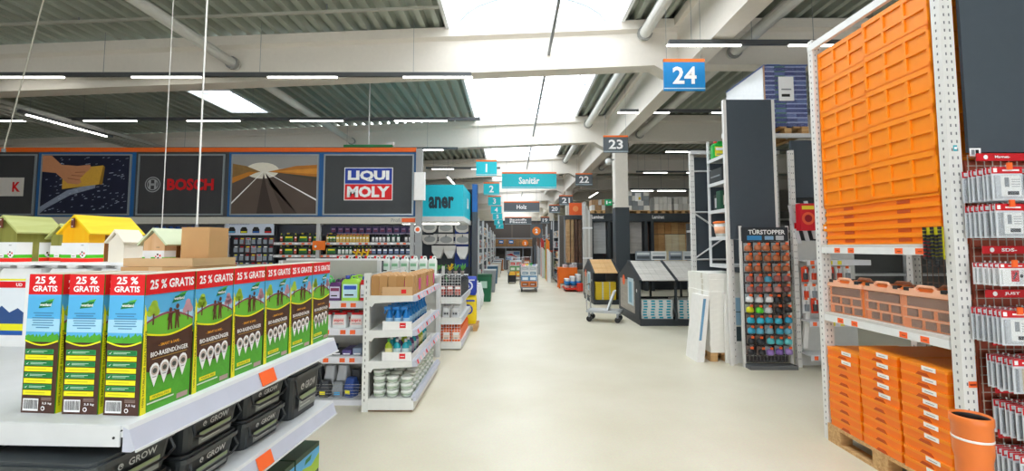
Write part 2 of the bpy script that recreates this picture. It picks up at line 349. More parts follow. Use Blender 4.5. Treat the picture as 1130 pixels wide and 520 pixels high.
# --- the printed box
BR = m('4a2a1e', .5, var=.03); SKYB = m('58b4e8', .45); SKYL = m('a9daf2', .45); GRS = m('4fa82a', .45, scale=60, var=.25); GRL = m('8cc63a', .45); YEL = m('f2ea1c', .45)
DGR = m('0e7a3c', .45); PINK = m('c99aa6', .5); LIMEH = m('a6c93a', .5); SILH = m('5e3322', .5)
def fert_box():
    w, L, h = .1, .168, .37
    t = thing('fertiliser_box', '', 'box')
    body = B().box(-w/2, w/2, -L/2, L/2, 0, h, m('3a8c2c', .4)).box(-w/2+.0005, w/2-.0005, -L/2+.0005, L/2-.0005, h, h+.0006, m('d8d2c0', .6))
    kid(body, 'carton', t)
    p = B().frame((-w/2, -L/2, 0))                     # narrow face
    p.rect(0,0,w,h,1,BR); p.rect(0,.315,w,h,2,RED); p.rect(0,.195,w,.315,2,SKYB)
    p.rect(0,.215,w,.25,3,SKYL)
    g = [(0,.188)]; 
    for i in range(22): g.append((w*i/21, .2+.012*random.random()+(.004 if i%2 else 0)))
    g.append((w,.188)); p.poly(g, 4, GRS)
    arc = [(w*i/10, .19-.012*math.sin(math.pi*i/10)) for i in range(11)]
    p.poly(arc[::-1]+[(0,.18),(w,.18)][::1], 5, BR) if False else None
    p.poly([(u, v+.004) for u, v in arc[::-1]]+arc, 5, YEL)
    p.text('25 %', w*.5, .354, .062, .02, 4, PWHITE, .03); p.text('GRATIS', w*.5, .331, .074, .016, 4, PWHITE, .03)
    p.poly([(.034,.278),(.07,.282),(.076,.298),(.04,.294)], 4, DGR); p.poly([(.05,.296),(.076,.298),(.08,.304),(.06,.3)],4,m('5cb531',.5)); p.text('westland', .055, .288, .034, .008, 5, PWHITE, .02)
    for i, ww in enumerate((.06,.05,.066,.064,.06,.066,.04)):
        p.rect(w/2-ww/2,.264-i*.0065,w/2+ww/2,.2665-i*.0065,4,m('3c7fae',.5))
    for i in range(8):
        v = .156-i*.0155
        p.poly([(.004,v),(w-.012,v),(w-.012,v+.0128),(.004,v+.0128)],4,m('2fa35a',.5) if i%2 == 0 else YEL)
        if i % 2 == 0:
            p.rect(.006,v+.0013,w-.014,v+.0115,5,DGR); p.poly([(.009,v+.006),(.012,v+.003),(.018,v+.01),(.012,v+.0055)],6,PWHITE)
            p.rect(.022,v+.0072,w-.03,v+.0087,6,m('bfe0c4',.5)); p.rect(.022,v+.0038,w-.04,v+.0053,6,m('bfe0c4',.5))
        else: p.rect(.012,v+.0055,w-.03,v+.0072,5,m('c9c21a',.5))
    p.rect(.006,.006,.052,.038,4,PWHITE)
    u = .009
    for i in range(15):
        b = random.choice((.0009,.0014,.002)); p.rect(u,.011,u+b,.035,5,PBLACK); u += b+.0013
    p.text('3,5 kg', .077, .026, .028, .007, 4, PWHITE, .02); p.disc(.066,.013,.006,4,PWHITE); p.disc(.066,.013,.0035,5,BR)
    for i in range(3): p.rect(.06,.034+i*.003,.09,.0355+i*.003,4,m('a08a80',.5))
    kid(p, 'front_print', t)
    q = B().frame((w/2, -L/2, 0), (0,1,0))             # wide face
    q.rect(0,0,L,h,1,GRS); q.rect(0,.315,L,h,6,RED); q.text('25 % GRATIS', L*.53, .342, .152, .026, 7, PWHITE, .03)
    q.rect(0,.2,L,.315,2,SKYB); q.rect(0,.225,L,.262,3,SKYL)
    hill = [(L*i/12, .222+.034*math.sin(math.pi*min(1,.1+i/12*.85))) for i in range(13)]
    q.poly([(L,.17),]+hill[::-1]+[(0,.17)], 4, m('6dbb34',.45)); q.poly([(a,b+.006) for a,b in hill[::-1]]+hill, 5, m('8e4a5c',.5))
    q.rect(.026,.232,.031,.262,6,SILH)
    for (a,b,r) in ((.028,.274,.017),(.018,.266,.011),(.038,.266,.011),(.03,.288,.011)): q.disc(a,b,r,5,LIMEH,9)
    q.rect(.146,.228,.15,.255,6,SILH)
    for (a,b,r) in ((.148,.266,.015),(.138,.258,.01),(.157,.26,.01),(.147,.28,.01)): q.disc(a,b,r,5,PINK,9)
    q.poly([(.088,.284),(.128,.29),(.136,.308),(.098,.302)],6,DGR); q.poly([(.108,.304),(.136,.308),(.142,.314),(.12,.31)],7,m('5cb531',.5)); q.text('westland',.112,.296,.036,.009,8,PWHITE,.02)
    for (a, s) in ((.084,1.0),(.108,1.15)):
        y = .216; q.disc(a,y+.05*s,.0055*s,7,SILH,9,.0065*s); q.poly([(a-.006,y+.016*s),(a+.006,y+.016*s),(a+.0075,y+.041*s),(a-.0065,y+.041*s)],7,SILH)
        q.poly([(a-.0075,y-.006),(a-.0025,y-.006),(a+.001,y+.018*s),(a-.006,y+.018*s)],8,SILH); q.poly([(a+.0035,y-.006),(a+.0085,y-.006),(a+.006,y+.018*s),(a,y+.018*s)],8,SILH)
        d_ = 1 if s < 1.1 else -1; q.poly([(a+.004*d_,y+.034*s),(a+.015*d_,y+.042*s),(a+.014*d_,y+.046*s),(a+.004*d_,y+.04*s)][::d_],9,SILH); q.poly([(a-.005*d_,y+.039*s),(a-.011*d_,y+.022*s),(a-.008*d_,y+.021*s),(a-.003*d_,y+.036*s)][::d_],9,SILH)
    bn = 12
    top = [(L*i/bn, .206-.012*math.sin(math.pi*i/bn)+.008*abs(i/bn-.5)) for i in range(bn+1)]; bot = [(L*i/bn, .098+.014*math.cos(math.pi*2*i/bn)) for i in range(bn+1)]
    q.poly([(a,b+.005) for a,b in top[::-1]]+[(a,b) for a,b in top], 6, YEL); q.poly(bot+top[::-1], 5, BR)
    q.text('- SMART & SAFE -', L*.52, .174, .075, .008, 7, m('e8a02a',.5), .02); q.text('BIO-RASENDÜNGER', L*.53, .153, .128, .016, 7, PWHITE, .02)
    q.rect(.03,.138,.15,.1405,7,m('a9863c',.5))
    for i in range(4):
        a = .04+i*.032; b = .108+i*.002
        q.disc(a,b,.0155,7,PWHITE,12,.02); q.poly([(a-.0135,b-.01),(a,b-.045),(a+.0135,b-.01)],7,PWHITE); q.disc(a,b,.0118,8,m('c9b8ae',.5),10,.0128); q.disc(a,b-.001,.0075,9,m('4a4f4a',.5),7)
        q.rect(a-.006,b-.019,a+.006,b-.017,8,GREYP)
    q.rect(.03,.03,.1,.042,4,YEL); q.text('MINERAL-FREI',.065,.036,.055,.006,5,m('2c6a20',.5)); q.rect(.022,.02,.11,.024,4,m('d9ead2',.5)); q.rect(.12,.006,.16,.02,4,m('b79a92',.5))
    q.poly([(0,0),(.018,0),(.006,.27),(0,.29)],8,YEL)
    vs, fs, tw, th = text_geo('100% NATÜRLICHE INHALTSSTOFFE', .01)
    q.add([(.0065-p_.y*.007/th, .12+p_.x*.2/tw, 9*q.lt) for p_ in vs], fs, m('33401a',.5))
    kid(q, 'side_print', t)
    return t
FB = fert_box(); fi = 0
names = ['nearest printed lawn fertiliser box in the row along the shelf edge', 'second lawn fertiliser box from the front along the shelf edge', 'third lawn fertiliser box from the front along the shelf edge',
         'fourth lawn fertiliser box from the front along the shelf edge', 'fifth lawn fertiliser box from the front along the shelf edge', 'last lawn fertiliser box at the far end of the shelf edge']
for k in range(6): place(FB, A(-.082, .057+.086+.173*k, 1.174), AY+R((0,.8,-.5,.6,-1,.7)[k]), names[k], 'lawn fertiliser boxes')
place(FB, A(-.202,.143,1.174), AY+R(1), 'middle of the three fertiliser boxes showing their narrow front', 'lawn fertiliser boxes')
place(FB, A(-.321,.143,1.174), AY-R(.8), 'leftmost of the three fertiliser boxes showing their narrow front', 'lawn fertiliser boxes')
# --- white canisters, tray and bird houses
def canister():
    t = thing('canister', '', 'canister')
    kid(B().rbox(-.118,.118,-.11,.11,0,.3,.03,m('f4f4f2',.4)).rbox(-.118,.118,-.11,.11,.3,.345,.03,m('f4f4f2',.4),3,-.02,-.02).box(-.1,.1,-.012,.012,.345,.362,m('f4f4f2',.4)), 'body', t)
    kid(B().lathe([(.03,.345),(.03,.362),(.026,.364)],m('f4f4f2',.4),12,(.0,-.06,0)), 'cap', t)
    p = B().frame((-.105,-.1105,0)); p.rect(.04,.05,.17,.3,1,m('e8eef2',.5)); p.rect(.04,.292,.17,.3,2,YEL); p.rect(.04,.26,.17,.288,2,RED); p.text('UD',.14,.274,.03,.014,3,PWHITE,.03)
    p.poly([(.04,.1),(.17,.1),(.17,.15),(.14,.17),(.1,.15),(.06,.18),(.04,.16)],2,m('2c4f86',.5)); p.rect(.04,.07,.17,.1,2,YEL); p.rect(.04,.05,.17,.07,2,m('1a58a8',.5))
    kid(p,'label_print',t); return t
CA = canister()
for i, lx in enumerate((-.87, -1.115, -1.36, -1.605)):
    place(CA, A(lx, .9, 1.174), AY, ('white canister under the white tray, nearest the brown carton','second white canister from the brown carton','white canister with red and yellow label left of the fertiliser boxes','leftmost white canister at the picture edge')[i], 'white canisters')
o = B().rbox(-.47,.47,-.13,.13,0,.012,.03,m('fafafa',.4)).build('white_tray', None, A(-1.235,.9,1.537), AY); tag(o, 'white tray under the green and yellow bird houses', 'tray')
def birdhouse(name, wall, roof, w, d, h, e, lab, over=.03, strap=True, sleeve=True):
    t = thing(name, lab, 'bird house')
    e2 = e
    kid(B().prism([(-w/2,0),(w/2,0),(w/2,e2),(0,h-.008),(-w/2,e2)],'y',-d/2,d/2,wall), 'house_body', t)
    n = math.hypot(w/2,h-e); nx, nz = (h-e)/n, (w/2)/n; ov = .025 if w > .09 else .008; th = .008
    for s in (-1,1):
        a = (0,h); b = (s*(w/2+ov*w/2/n), e-ov*(h-e)/n)
        pr = [a, b, (b[0]+s*nx*th, b[1]+nz*th), (0,h+th/nz)]
        if s < 0: pr = pr[::-1]
        kid(B().prism(pr if s>0 else pr,'y',-d/2-.012,d/2+over,roof), 'roof_board', t)
    if strap: kid(B().box(-.009,.009,-d/2-.016,-d/2-.012,h-.05,h-.005,m('6e3a2a',.6)).tube((0,-d/2-.018,h-.012),(0,-d/2-.015,h-.012),.003,STEEL,8).tube((0,-d/2-.018,h-.043),(0,-d/2-.015,h-.043),.003,STEEL,8), 'strap', t)
    if strap and over > .05 or not strap and over == .02: kid(B().box(w/2-.0005,w/2+.003,-d*.08,d*.05,.0,e-.012,m('7a4a1c',.6)), 'side_slot', t)
    if sleeve:
        s = B(); hh = e*.62
        def skin(z0,z1,mt,g): 
            s.box(-w/2-g,w/2+g,-d/2-g,-d/2,z0,z1,mt); s.box(w/2,w/2+g,-d/2,-d*.1,z0,z1,mt); s.box(w/2,w/2+g,d*.08,d/2,z0,z1,mt)
        skin(.0,hh,m('f4f5f6',.5),.0015); skin(.018,.033,m('4fc21e',.5),.0022); skin(0,.017,m('ff2a18',.5),.0022)
        s.frame((w/2-.004,-d/2-.003,0)); s.disc(-.02,.038,.019,1,PWHITE,12); 
        for (a,b,r,c) in ((-.025,.045,.005,BR),(-.013,.04,.005,RED),(-.022,.03,.005,BR),(-.034,.036,.004,RED)): s.disc(a,b,r,2,c,7)
        s.rect(-.085,.02,-.055,.035,8,PWHITE); s.rect(-.08,.026,-.062,.028,9,PBLACK); s.rect(-.03,.075,-.014,.077,8,PBLACK)
        s.frame((w/2+.0025,d*.2,0),(0,1,0)); s.disc(.02,.036,.017,1,PWHITE,12)
        for (a,b,r,c) in ((.014,.04,.005,BR),(.026,.04,.004,RED),(.02,.03,.005,BR)): s.disc(a,b,r,2,c,7)
        kid(s,'paper_sleeve',t)
    return t
OLIVE = wood('7e7d36','95944a',(30,30,4)); OLIVR = wood('b9bd72','ccd18c',(30,3,30)); YW = wood('ffb400','ffc31e',(30,30,4)); YR = wood('ffce08','ffe02a',(30,3,30)); NAT = wood('d9a878','e8bf94',(30,30,4))
bz = 1.549
place(birdhouse('bird_house',OLIVE,OLIVR,.15,.15,.205,.145,'olive green bird house with pale roof at the far left'), A(-1.445,.89,bz), AY-R(6))
place(birdhouse('bird_house',OLIVE,OLIVR,.12,.13,.17,.12,'second olive bird house mostly hidden behind the yellow one',.03,False), A(-1.275,.98,bz), AY-R(6))
place(birdhouse('bird_house',YW,YR,.155,.16,.205,.14,'bright yellow bird house with long overhanging roof',.075), A(-1.09,.9,bz), AY-R(8))
place(birdhouse('bird_house',m('efe6d6',.6),m('ece2cf',.6),.08,.09,.135,.09,'small cream white bird house between yellow and natural ones',.01,False,False), A(-.87,.84,bz), AY-R(4))
car = thing('carton','large brown cardboard carton behind the fertiliser boxes','carton',A(-.585,.83,1.174),AY)
kid(B().box(-.155,.155,-.14,.14,0,.36,CARD),'body',car); kid(B().box(-.03,.03,-.1405,.1405,.001,.3605,CARD2),'tape',car)
tr_ = thing('cardboard_tray','open cardboard tray holding the natural bird house','tray',A(-.585,.83,1.5355),AY)
kid(B().box(-.155,.155,-.13,.13,0,.004,CARD2).box(-.155,.155,-.13,-.126,.004,.034,CARD2).box(-.155,.155,.126,.13,.004,.034,CARD2).box(-.155,-.151,-.126,.126,.004,.034,CARD2).box(.151,.155,-.126,.126,.004,.034,CARD2).box(.02,.145,-.126,-.1,.03,.036,CARD),'tray_walls',tr_)
place(birdhouse('bird_house',NAT,m('cfd8b4',.5),.105,.14,.15,.1,'natural wood bird house with pale green roof in the tray',.02,False), A(-.665,.84,1.5398), AY-R(4))
bx = thing('carton','tall plain brown cardboard box in front of the white rod','carton',A(-.505,.86,1.5398),AY)
kid(B().box(-.065,.065,-.06,.06,0,.165,CARD),'body',bx); kid(B().box(-.064,.064,-.012,.012,.165,.1655,CARD2),'tape',bx)
gs = thing('carton','flat light green carton lying behind the fertiliser boxes','carton',A(-.3,.95,1.44),AY)
kid(B().box(-.07,.07,-.05,.05,0,.07,m('4fb356',.5)),'body',gs); kid(B().frame((-.07,-.05,0)).rect(.01,.02,.07,.055,2,m('bfe6b0',.5)),'label_print',gs)
c2 = thing('carton','brown carton standing under the flat green carton','carton',A(-.3,.95,1.174),AY); kid(B().box(-.09,.09,-.06,.06,0,.266,CARD),'body',c2); kid(B().box(-.0905,.0905,-.01,.01,.001,.2655,CARD2),'tape',c2)
# --- black tubs on the lower shelf
TB = m('33373a',.38); TL = m('3d4245',.3); SAGE = m('a9b98c',.5)
def tub(h, lab):
    t = thing('storage_tub', lab, 'tub')
    kid(B().rbox(-.155,.135,-.108,.108,0,h-.02,.025,TB,3,.012,.012), 'body', t)
    kid(B().rbox(-.18,.158,-.13,.13,h-.022,h-.008,.03,TL).rbox(-.172,.15,-.122,.122,h-.008,h,.03,TL), 'lid', t)
    kid(B().path([(.15,-.1,h*.9-.01),(.163,-.104,h*.5),(.165,-.07,h*.38),(.165,.07,h*.38),(.163,.104,h*.5),(.15,.1,h*.9-.01)],.004,TB,6), 'handle', t)
    x = .138; sl = .012
    p = B().frame((x+.0075, -.1, 0),(0,1,0),(.06,0,1)); p.lt = .001
    p.text('GROW',.115,h*.66,.085,h*.17,1,m('c9cccb',.5),.02); p.disc(.05,h*.66,h*.075,1,m('c9cccb',.5),8); p.disc(.05,h*.66,h*.05,2,TB,6); p.disc(.05,h*.68,h*.03,3,m('c9cccb',.5),6)
    p.rect(.03,h*.14,.17,h*.47,1,m('8f948f',.5)); p.rect(.03,h*.38,.17,h*.47,2,SAGE); p.rect(.04,h*.3,.14,h*.33,2,m('c7cbc4',.5)); p.rect(.04,h*.22,.12,h*.25,2,m('c7cbc4',.5))
    kid(p,'print',t); return t
T1 = tub(.195,'tall black storage tub at the far end of the lower shelf'); T2 = tub(.11,'')
place(T1, A(-.19,.93,.875), AY)
pos = ['next to the tall tub','two places before the tall tub','three places before the tall tub','at the near end']
for i, ly in enumerate((.645,.36,.075,-.22)):
    if i == 3: continue
    for k in range(2): place(T2, A(-.2+.004*k,ly+.005*k,.875+.1105*k), AY+R(random.uniform(-2,2)), ('lower ','upper ')[k]+'black GROW tub of the stack '.replace('GROW ','')+pos[i], 'black tubs on the lower shelf')
T2b = []
for i, (lx, ly) in enumerate(((-.56,.93),(-.56,.645),(-.56,.36),(-.56,.075))):
    for k in range(2): place(T2, A(lx,ly,.875+.1105*k), AY, ('lower','upper')[k]+' black tub in the shaded second row of the lower shelf', 'second row of black tubs')
# --- green boxes on the base
def grow_box():
    t = thing('carton','','carton')
    kid(B().box(-.13,.13,-.1,.1,0,.29,m('23452c',.45)),'body',t)
    p = B().frame((.13,-.1,0),(0,1,0)); p.rect(0,.2,.2,.27,1,SKYB); p.poly([(0,.2),(.06,.225),(.13,.21),(.2,.24),(.2,.17),(0,.15)],2,LIMEH); p.rect(0,.0,.2,.15,1,m('2d6a34',.5)); p.rect(.03,.03,.15,.06,2,m('d9ead2',.5)); p.rect(.02,.08,.16,.1,2,YEL); p.poly([(.07,.235),(.12,.24),(.13,.26),(.08,.255)],3,DGR)
    kid(p,'print',t); return t
GBX = grow_box()
for i, ly in enumerate((.95,.74,.53,.32)):
    for k in range(2): place(GBX, A(-.17,ly,.12+.2905*k), AY, ('lower','upper')[k]+' dark green printed carton on the island base, '+('nearest the aisle end','second from the aisle end','third from the aisle end','fourth from the aisle end')[i], 'green cartons on the island base')

# ================================================================ banner wall
YB = 9.0
def bx(px): return X_(px, YB)
def bzz(py): return Z_(py, YB)
BLUE = m('1f5f9c', .5); DGB = m('45484c', .6); FAB = m('3b3b3e', .7)
wz0, wz1 = bzz(239), bzz(168)
def panel(p0, p1, surround, fabric, lab, draw, i0, i1):
    t = thing('banner_panel', lab, 'banner', (bx(p0), YB, wz0)); w = bx(p1)-bx(p0); h = wz1-wz0
    kid(B().box(0,w,0,.08,0,h,surround), 'backing_frame', t)
    a, b = bx(i0)-bx(p0), bx(i1)-bx(p0); v0, v1 = bzz(236)-wz0, bzz(172)-wz0
    f = B().box(a-.03,a,-.025,0,v0-.03,v1+.03,m('a9b2b8',.35,.5)).box(b,b+.03,-.025,0,v0-.03,v1+.03,m('a9b2b8',.35,.5)).box(a,b,-.025,0,v0-.03,v0,m('a9b2b8',.35,.5)).box(a,b,-.025,0,v1,v1+.03,m('a9b2b8',.35,.5))
    kid(f,'clamp_frame',t)
    W_, H_ = b-a, v1-v0
    c = B(); n = 24                                    # gently rippled cloth
    vs = []; fs = []
    for i in range(n+1):
        for j in range(2):
            vs.append((a+W_*i/n, -.009-.004*math.sin(i*1.1)-.003*math.sin(i*2.3+1), v0+H_*j))
    for i in range(n): fs.append((2*i,2*i+2,2*i+3,2*i+1))
    c.add(vs, fs, fabric, True); kid(c,'cloth',t)
    q = B().frame((a,-.0185,v0),lt=.0012); draw(q,W_,H_); kid(q,'print',t)
    return t
def d_box(q,W_,H_):
    q.rect(W_*.45,H_*.3,W_*.9,H_*.62,1,m('d8d2cc',.6)); q.text('K',W_*.82,H_*.46,.16,.2,2,RED,.04)
def d_sponge(q,W_,H_):
    q.rect(0,0,W_,H_,0,m('1c2038',.4,var=.3,scale=9)); 
    q.poly([(0,0),(0,H_*.12),(W_*.3,H_*.4),(W_*.62,H_*.52),(W_*.62,H_*.44),(W_*.34,H_*.32),(W_*.08,H_*.1)],1,m('8d98ac',.5,var=.3))
    for i in range(130):
        a, b = random.uniform(.02,.96)*W_, random.uniform(.02,.96)*H_; l = random.uniform(.02,.07); r = .008+.01*random.random()
        q.poly([(a,b),(a+l,b+.01),(a+l*.9,b+.01+r),(a,b+r)],2,m('a8b4c8',.5))
    q.poly([(W_*.24,H_*.42),(W_*.66,H_*.5),(W_*.7,H_*.83),(W_*.5,H_*.8),(W_*.24,H_*.62)],3,m('d9a83e',.6,var=.12,scale=30)); q.poly([(W_*.66,H_*.5),(W_*.7,H_*.83),(W_*.72,H_*.8),(W_*.7,H_*.5)],3,m('9c7426',.6))
    sk = m('c98a62',.6); q.poly([(0,H_),(0,H_*.72),(W_*.16,H_*.7),(W_*.3,H_*.52),(W_*.42,H_*.5),(W_*.46,H_*.54),(W_*.44,H_*.6),(W_*.5,H_*.7),(W_*.56,H_*.78),(W_*.55,H_*.84),(W_*.4,H_*.82),(W_*.22,H_*.84),(W_*.1,H_)],4,sk)
    for i in range(3): q.poly([(W_*(.3+.04*i),H_*(.6+.05*i)),(W_*(.44+.03*i),H_*(.57+.07*i)),(W_*(.44+.03*i),H_*(.58+.07*i)),(W_*(.3+.04*i),H_*(.615+.05*i))],5,m('9c5e40',.6))
def d_bosch(q,W_,H_):
    gr = m('aeb2b6',.4); u, v = W_*.17, H_*.5
    q.disc(u,v,.155,1,gr,28); q.disc(u,v,.138,2,FAB,28); q.disc(u,v,.115,3,gr,24); q.disc(u,v,.098,4,FAB,24); q.rect(u-.075,v-.022,u+.075,v+.022,5,gr); q.rect(u-.075,v-.085,u-.035,v+.085,5,gr); q.rect(u+.035,v-.085,u+.075,v+.085,5,gr)
    q.text('BOSCH',W_*.62,H_*.5,W_*.56,.24,1,m('d0161e',.5),.045)
def d_road(q,W_,H_):
    q.rect(0,H_*.66,W_,H_,0,m('b9b4ac',.6,var=.1,scale=1.5)); q.rect(0,H_*.78,W_,H_,1,m('9a9a98',.6,var=.1,scale=1.5)); q.disc(W_*.35,H_*.74,W_*.2,2,m('e9e4d6',.6),20,H_*.14)
    q.rect(0,0,W_,H_*.72,1,m('5a4c44',.7,var=.12,scale=4))
    q.poly([(0,H_*.6),(W_*.33,H_*.72),(W_*.16,H_*.82),(0,H_*.86)],3,m('8a6a3a',.7,var=.3)); q.poly([(0,H_*.52),(W_*.3,H_*.715),(W_*.2,H_*.72),(0,H_*.62)],4,m('c07c28',.7))
    q.poly([(W_*.42,H_*.72),(W_,H_*.62),(W_,H_*.84),(W_*.75,H_*.82)],3,m('b8742a',.7,var=.3,scale=6)); q.poly([(W_*.45,H_*.725),(W_,H_*.68),(W_,H_*.78)],4,m('d28f36',.7,var=.2,scale=6)); q.poly([(W_*.5,H_*.71),(W_,H_*.57),(W_,H_*.63)],4,m('4c4438',.7))
    for (a,b,c_) in ((.0,.16,.035),(1.0,.22,.03)): q.poly([(W_*a,H_*b),(W_*a,H_*(b+c_)),(W_*.36,H_*.725),(W_*.36,H_*.715)] if a<.5 else [(W_*a,H_*b),(W_*a,H_*(b+c_)),(W_*.4,H_*.715),(W_*.4,H_*.705)],5,PWHITE)
    q.poly([(W_*.3,0),(W_*.5,0),(W_*.4,H_*.5),(W_*.37,H_*.7)],4,m('3c302b',.7)); q.poly([(W_*.62,0),(W_*.78,0),(W_*.44,H_*.5),(W_*.39,H_*.7)],4,m('463832',.7))
def d_moly(q,W_,H_):
    u0,u1 = W_*.23,W_*.77; v0,v1 = H_*.24,H_*.78; vm=(v0+v1)/2
    q.rect(u0-.015,v0-.015,u1+.015,v1+.015,1,PWHITE); q.rect(u0,vm,u1,v1,2,m('2040a8',.5)); q.rect(u0,v0,u1,vm,2,m('e8141c',.5)); q.rect(u0,vm-.008,u1,vm+.008,3,m('c9c2d8',.5))
    q.text('LIQUI',(u0+u1)/2,(vm+v1)/2,(u1-u0)*.88,(v1-vm)*.72,4,PWHITE,.05); q.text('MOLY',(u0+u1)/2,(vm+v0)/2,(u1-u0)*.9,(vm-v0)*.72,4,PWHITE,.05)
panel(-75,36,DGB,FAB,'dark banner with a red letter on a white box at the left edge',d_box,-70,33)
panel(36,145,BLUE,m('1a2030',.5),'banner picture of a hand washing a dark car with a sponge',d_sponge,42,139)
panel(145,249,DGB,FAB,'dark grey banner with red lettering and a ring emblem',d_bosch,150,243)
panel(249,352,BLUE,m('5a4c44',.6),'banner picture of an empty road at sunset',d_road,254,348)
panel(352,458,BLUE,m('434649',.7),'grey banner with a blue and red lettered logo',d_moly,357,454)
zt = wz1
o = B().box(0,bx(458)-bx(-75),-.03,.1,0,.085,m('f06a1c',.5)).build('orange_top_rail',None,(bx(-75),YB,zt+.002)); tag(o,'long orange rail along the top of the banner wall','rail')
rk = thing('car_care_rack','white rack of car care goods below the banner wall','rack',(bx(-75),YB+.02,0)); WX = bx(458)-bx(-75)
kid(B().box(0,WX,-.02,.1,bzz(247),bzz(239.5),m('cfccc2',.5)),'top_beam',rk)
for px in (-70,118,246,348,452): 
    x = bx(px)-bx(-75); kid(B().box(x,x+.07,.0,.07,0,bzz(247),m('c2c4c4',.5)),'upright',rk)
kid(B().box(0,WX,.5,.53,0,bzz(247),m('5a5a60',.7)),'back_panel',rk)
zs = [bzz(292), bzz(281.5), bzz(267.5)]
kid(B().box(0,WX,-.02,.5,zs[0]-.04,zs[0],STEEL),'shelf',rk); kid(B().box(0,WX,.05,.5,0,.1,STEEL),'base',rk)
for z in zs[1:]:
    xa, xb = bx(299)-bx(-75), bx(456)-bx(-75)
    s = kid(B().box(xa,xb,.075,.5,z-.05,z,STEEL),'shelf',rk)
    for i in range(22):
        xx = xa+.05+i*(xb-xa-.15)/21; kid(B().box(xx,xx+.06,.071,.075,z-.043,z-.01,TAGO if i%3 else PWHITE),'price_tag',s)
p = B().frame((bx(425)-bx(-75),-.021,bzz(246.5)),lt=.002); p.text('Profi',.2,.06,.18,.07,1,GREYP); p.rect(.32,.02,.62,.1,1,TAGO); kid(p,'rail_print',rk)
# products
def bottle(name, h, r, col, cap, lab, cat='bottle', flat=.6, label=None):
    t = thing(name, lab, cat)
    kid(B().lathe([(r*.9,0),(r,h*.05),(r,h*.62),(r*.8,h*.74),(r*.35,h*.82),(r*.33,h*.88)],col,12,sy=flat),'body',t)
    kid(B().lathe([(r*.42,h*.86),(r*.42,h),(r*.3,h)],cap,10,sy=max(flat,.8)),'cap',t)
    if label: kid(B().lathe([(r*1.03,h*.15),(r*1.03,h*.55)],label,12,sy=flat*1.02),'label',t)
    return t
def can(name, w, d, h, col, cap, label, lab, cat='canister', stripe=None):
    t = thing(name, lab, cat)
    kid(B().rbox(-w/2,w/2,-d/2,d/2,0,h*.74,min(w,d)*.2,col).rbox(-w/2,w/2,-d/2,d/2,h*.74,h*.86,min(w,d)*.2,col,3,-w*.12,-d*.1),'body',t)
    kid(B().lathe([(w*.13,h*.84),(w*.13,h),(w*.1,h)],cap,8,(-w*.22,0,0)),'cap',t)
    kid(B().path([(-w*.02,0,h*.86),(w*.02,0,h*.97),(w*.3,0,h*.97),(w*.36,0,h*.82)],d*.1,col,6),'handle',t)
    p = B().frame((-w/2,-d/2-.001,0)); p.rect(w*.1,h*.12,w*.9,h*.66,1,label); p.rect(w*.16,h*.45,w*.84,h*.6,2,stripe or PWHITE); p.rect(w*.2,h*.2,w*.7,h*.26,2,PBLACK if stripe else GREYP)
    kid(p,'label',t); return t
G = 'goods on the car care rack'
GOLD = m('c9a24a',.4); oilG = can('oil_bottle',.062,.06,.165,GOLD,RED,m('e8c860',.4),'')
oilK = can('oil_canister',.2,.12,.19,m('22262a',.4),m('c9b22a',.4),m('2f7a3a',.5),'',stripe=YEL); oilS = can('oil_bottle',.06,.055,.18,m('1f3d2c',.4),YEL,m('c94a2a',.5),'')
dk = can('oil_bottle',.066,.06,.16,m('15171c',.4),m('202226',.4),m('d8d8d8',.5),''); grn = can('oil_bottle',.07,.06,.165,m('0f4a3a',.4),PWHITE,m('e4ede4',.5),'')
def on(proto, px, z, lab, dy=.17): place(proto,(bx(px),YB+.02+dy,z),0,lab,G)
for row, z in ((0,zs[2]),(1,zs[1])):
    sh = ('upper','lower')[row]+' shelf under the banner wall'
    for i in range(4): on(oilK, 315+i*16, z+.001, 'black oil canister in the left bay of the '+sh)
    for i in range(3): on(oilS, 307+i*16, z+.001, 'dark green bottle in the left bay of the '+sh, .12) if i != 9 else None
for i in range(13): on(oilG, 358.5+i*3.7, zs[2]+.001, 'gold oil bottle with red cap on the upper shelf under the logo banner',.14)
for i in range(3): on(grn, 426+i*5.6, zs[2]+.001, 'dark green bottle at the right of the upper shelf under the logo banner')
for i in range(4): on(dk, 409+i*4, zs[2]+.001, 'black bottle in the middle of the upper shelf under the logo banner')
for i in range(2): on(dk, 446+i*4.4, zs[2]+.001, 'black bottle at the right end of the upper shelf under the logo banner')
for i in range(2): on(oilG, 358+i*4.4, zs[1]+.001, 'gold bottle at the left end of the lower shelf under the logo banner')
for i in range(5): on(grn, 367+i*4.2, zs[1]+.001, 'dark green bottle on the lower shelf under the logo banner')
for i in range(5): on(oilS, 389+i*4.3, zs[1]+.001, 'green and red bottle on the lower shelf under the logo banner')
bl = can('oil_canister',.1,.08,.18,m('232733',.4),m('8a8f94',.4),m('6a7fa8',.5),'')
for i in range(7): on(bl, 410+i*6.4, zs[1]+.001, 'dark canister with bluish label on the lower shelf under the logo banner')
# top row of purple boxes
PUR = m('4a3a6a',.5); pb = thing('polish_box','','box'); kid(B().box(-.055,.055,-.05,.05,0,.13,PUR),'body',pb); kid(B().frame((-.055,-.0505,0)).rect(.015,.03,.095,.1,1,m('7a3a5a',.5)).rect(.02,.075,.09,.09,2,m('b9a8d8',.5)),'print',pb)
ztop = kid(B().box(bx(356)-bx(-75),bx(456)-bx(-75),.2,.5,bzz(257)-.02,bzz(257),m('8f86a0',.5)),'shelf',rk)
for i in range(12): place(pb,(bx(361+i*8.0),YB+.35,bzz(257)+.001),0,'purple polish box on the topmost shelf under the logo banner',G)
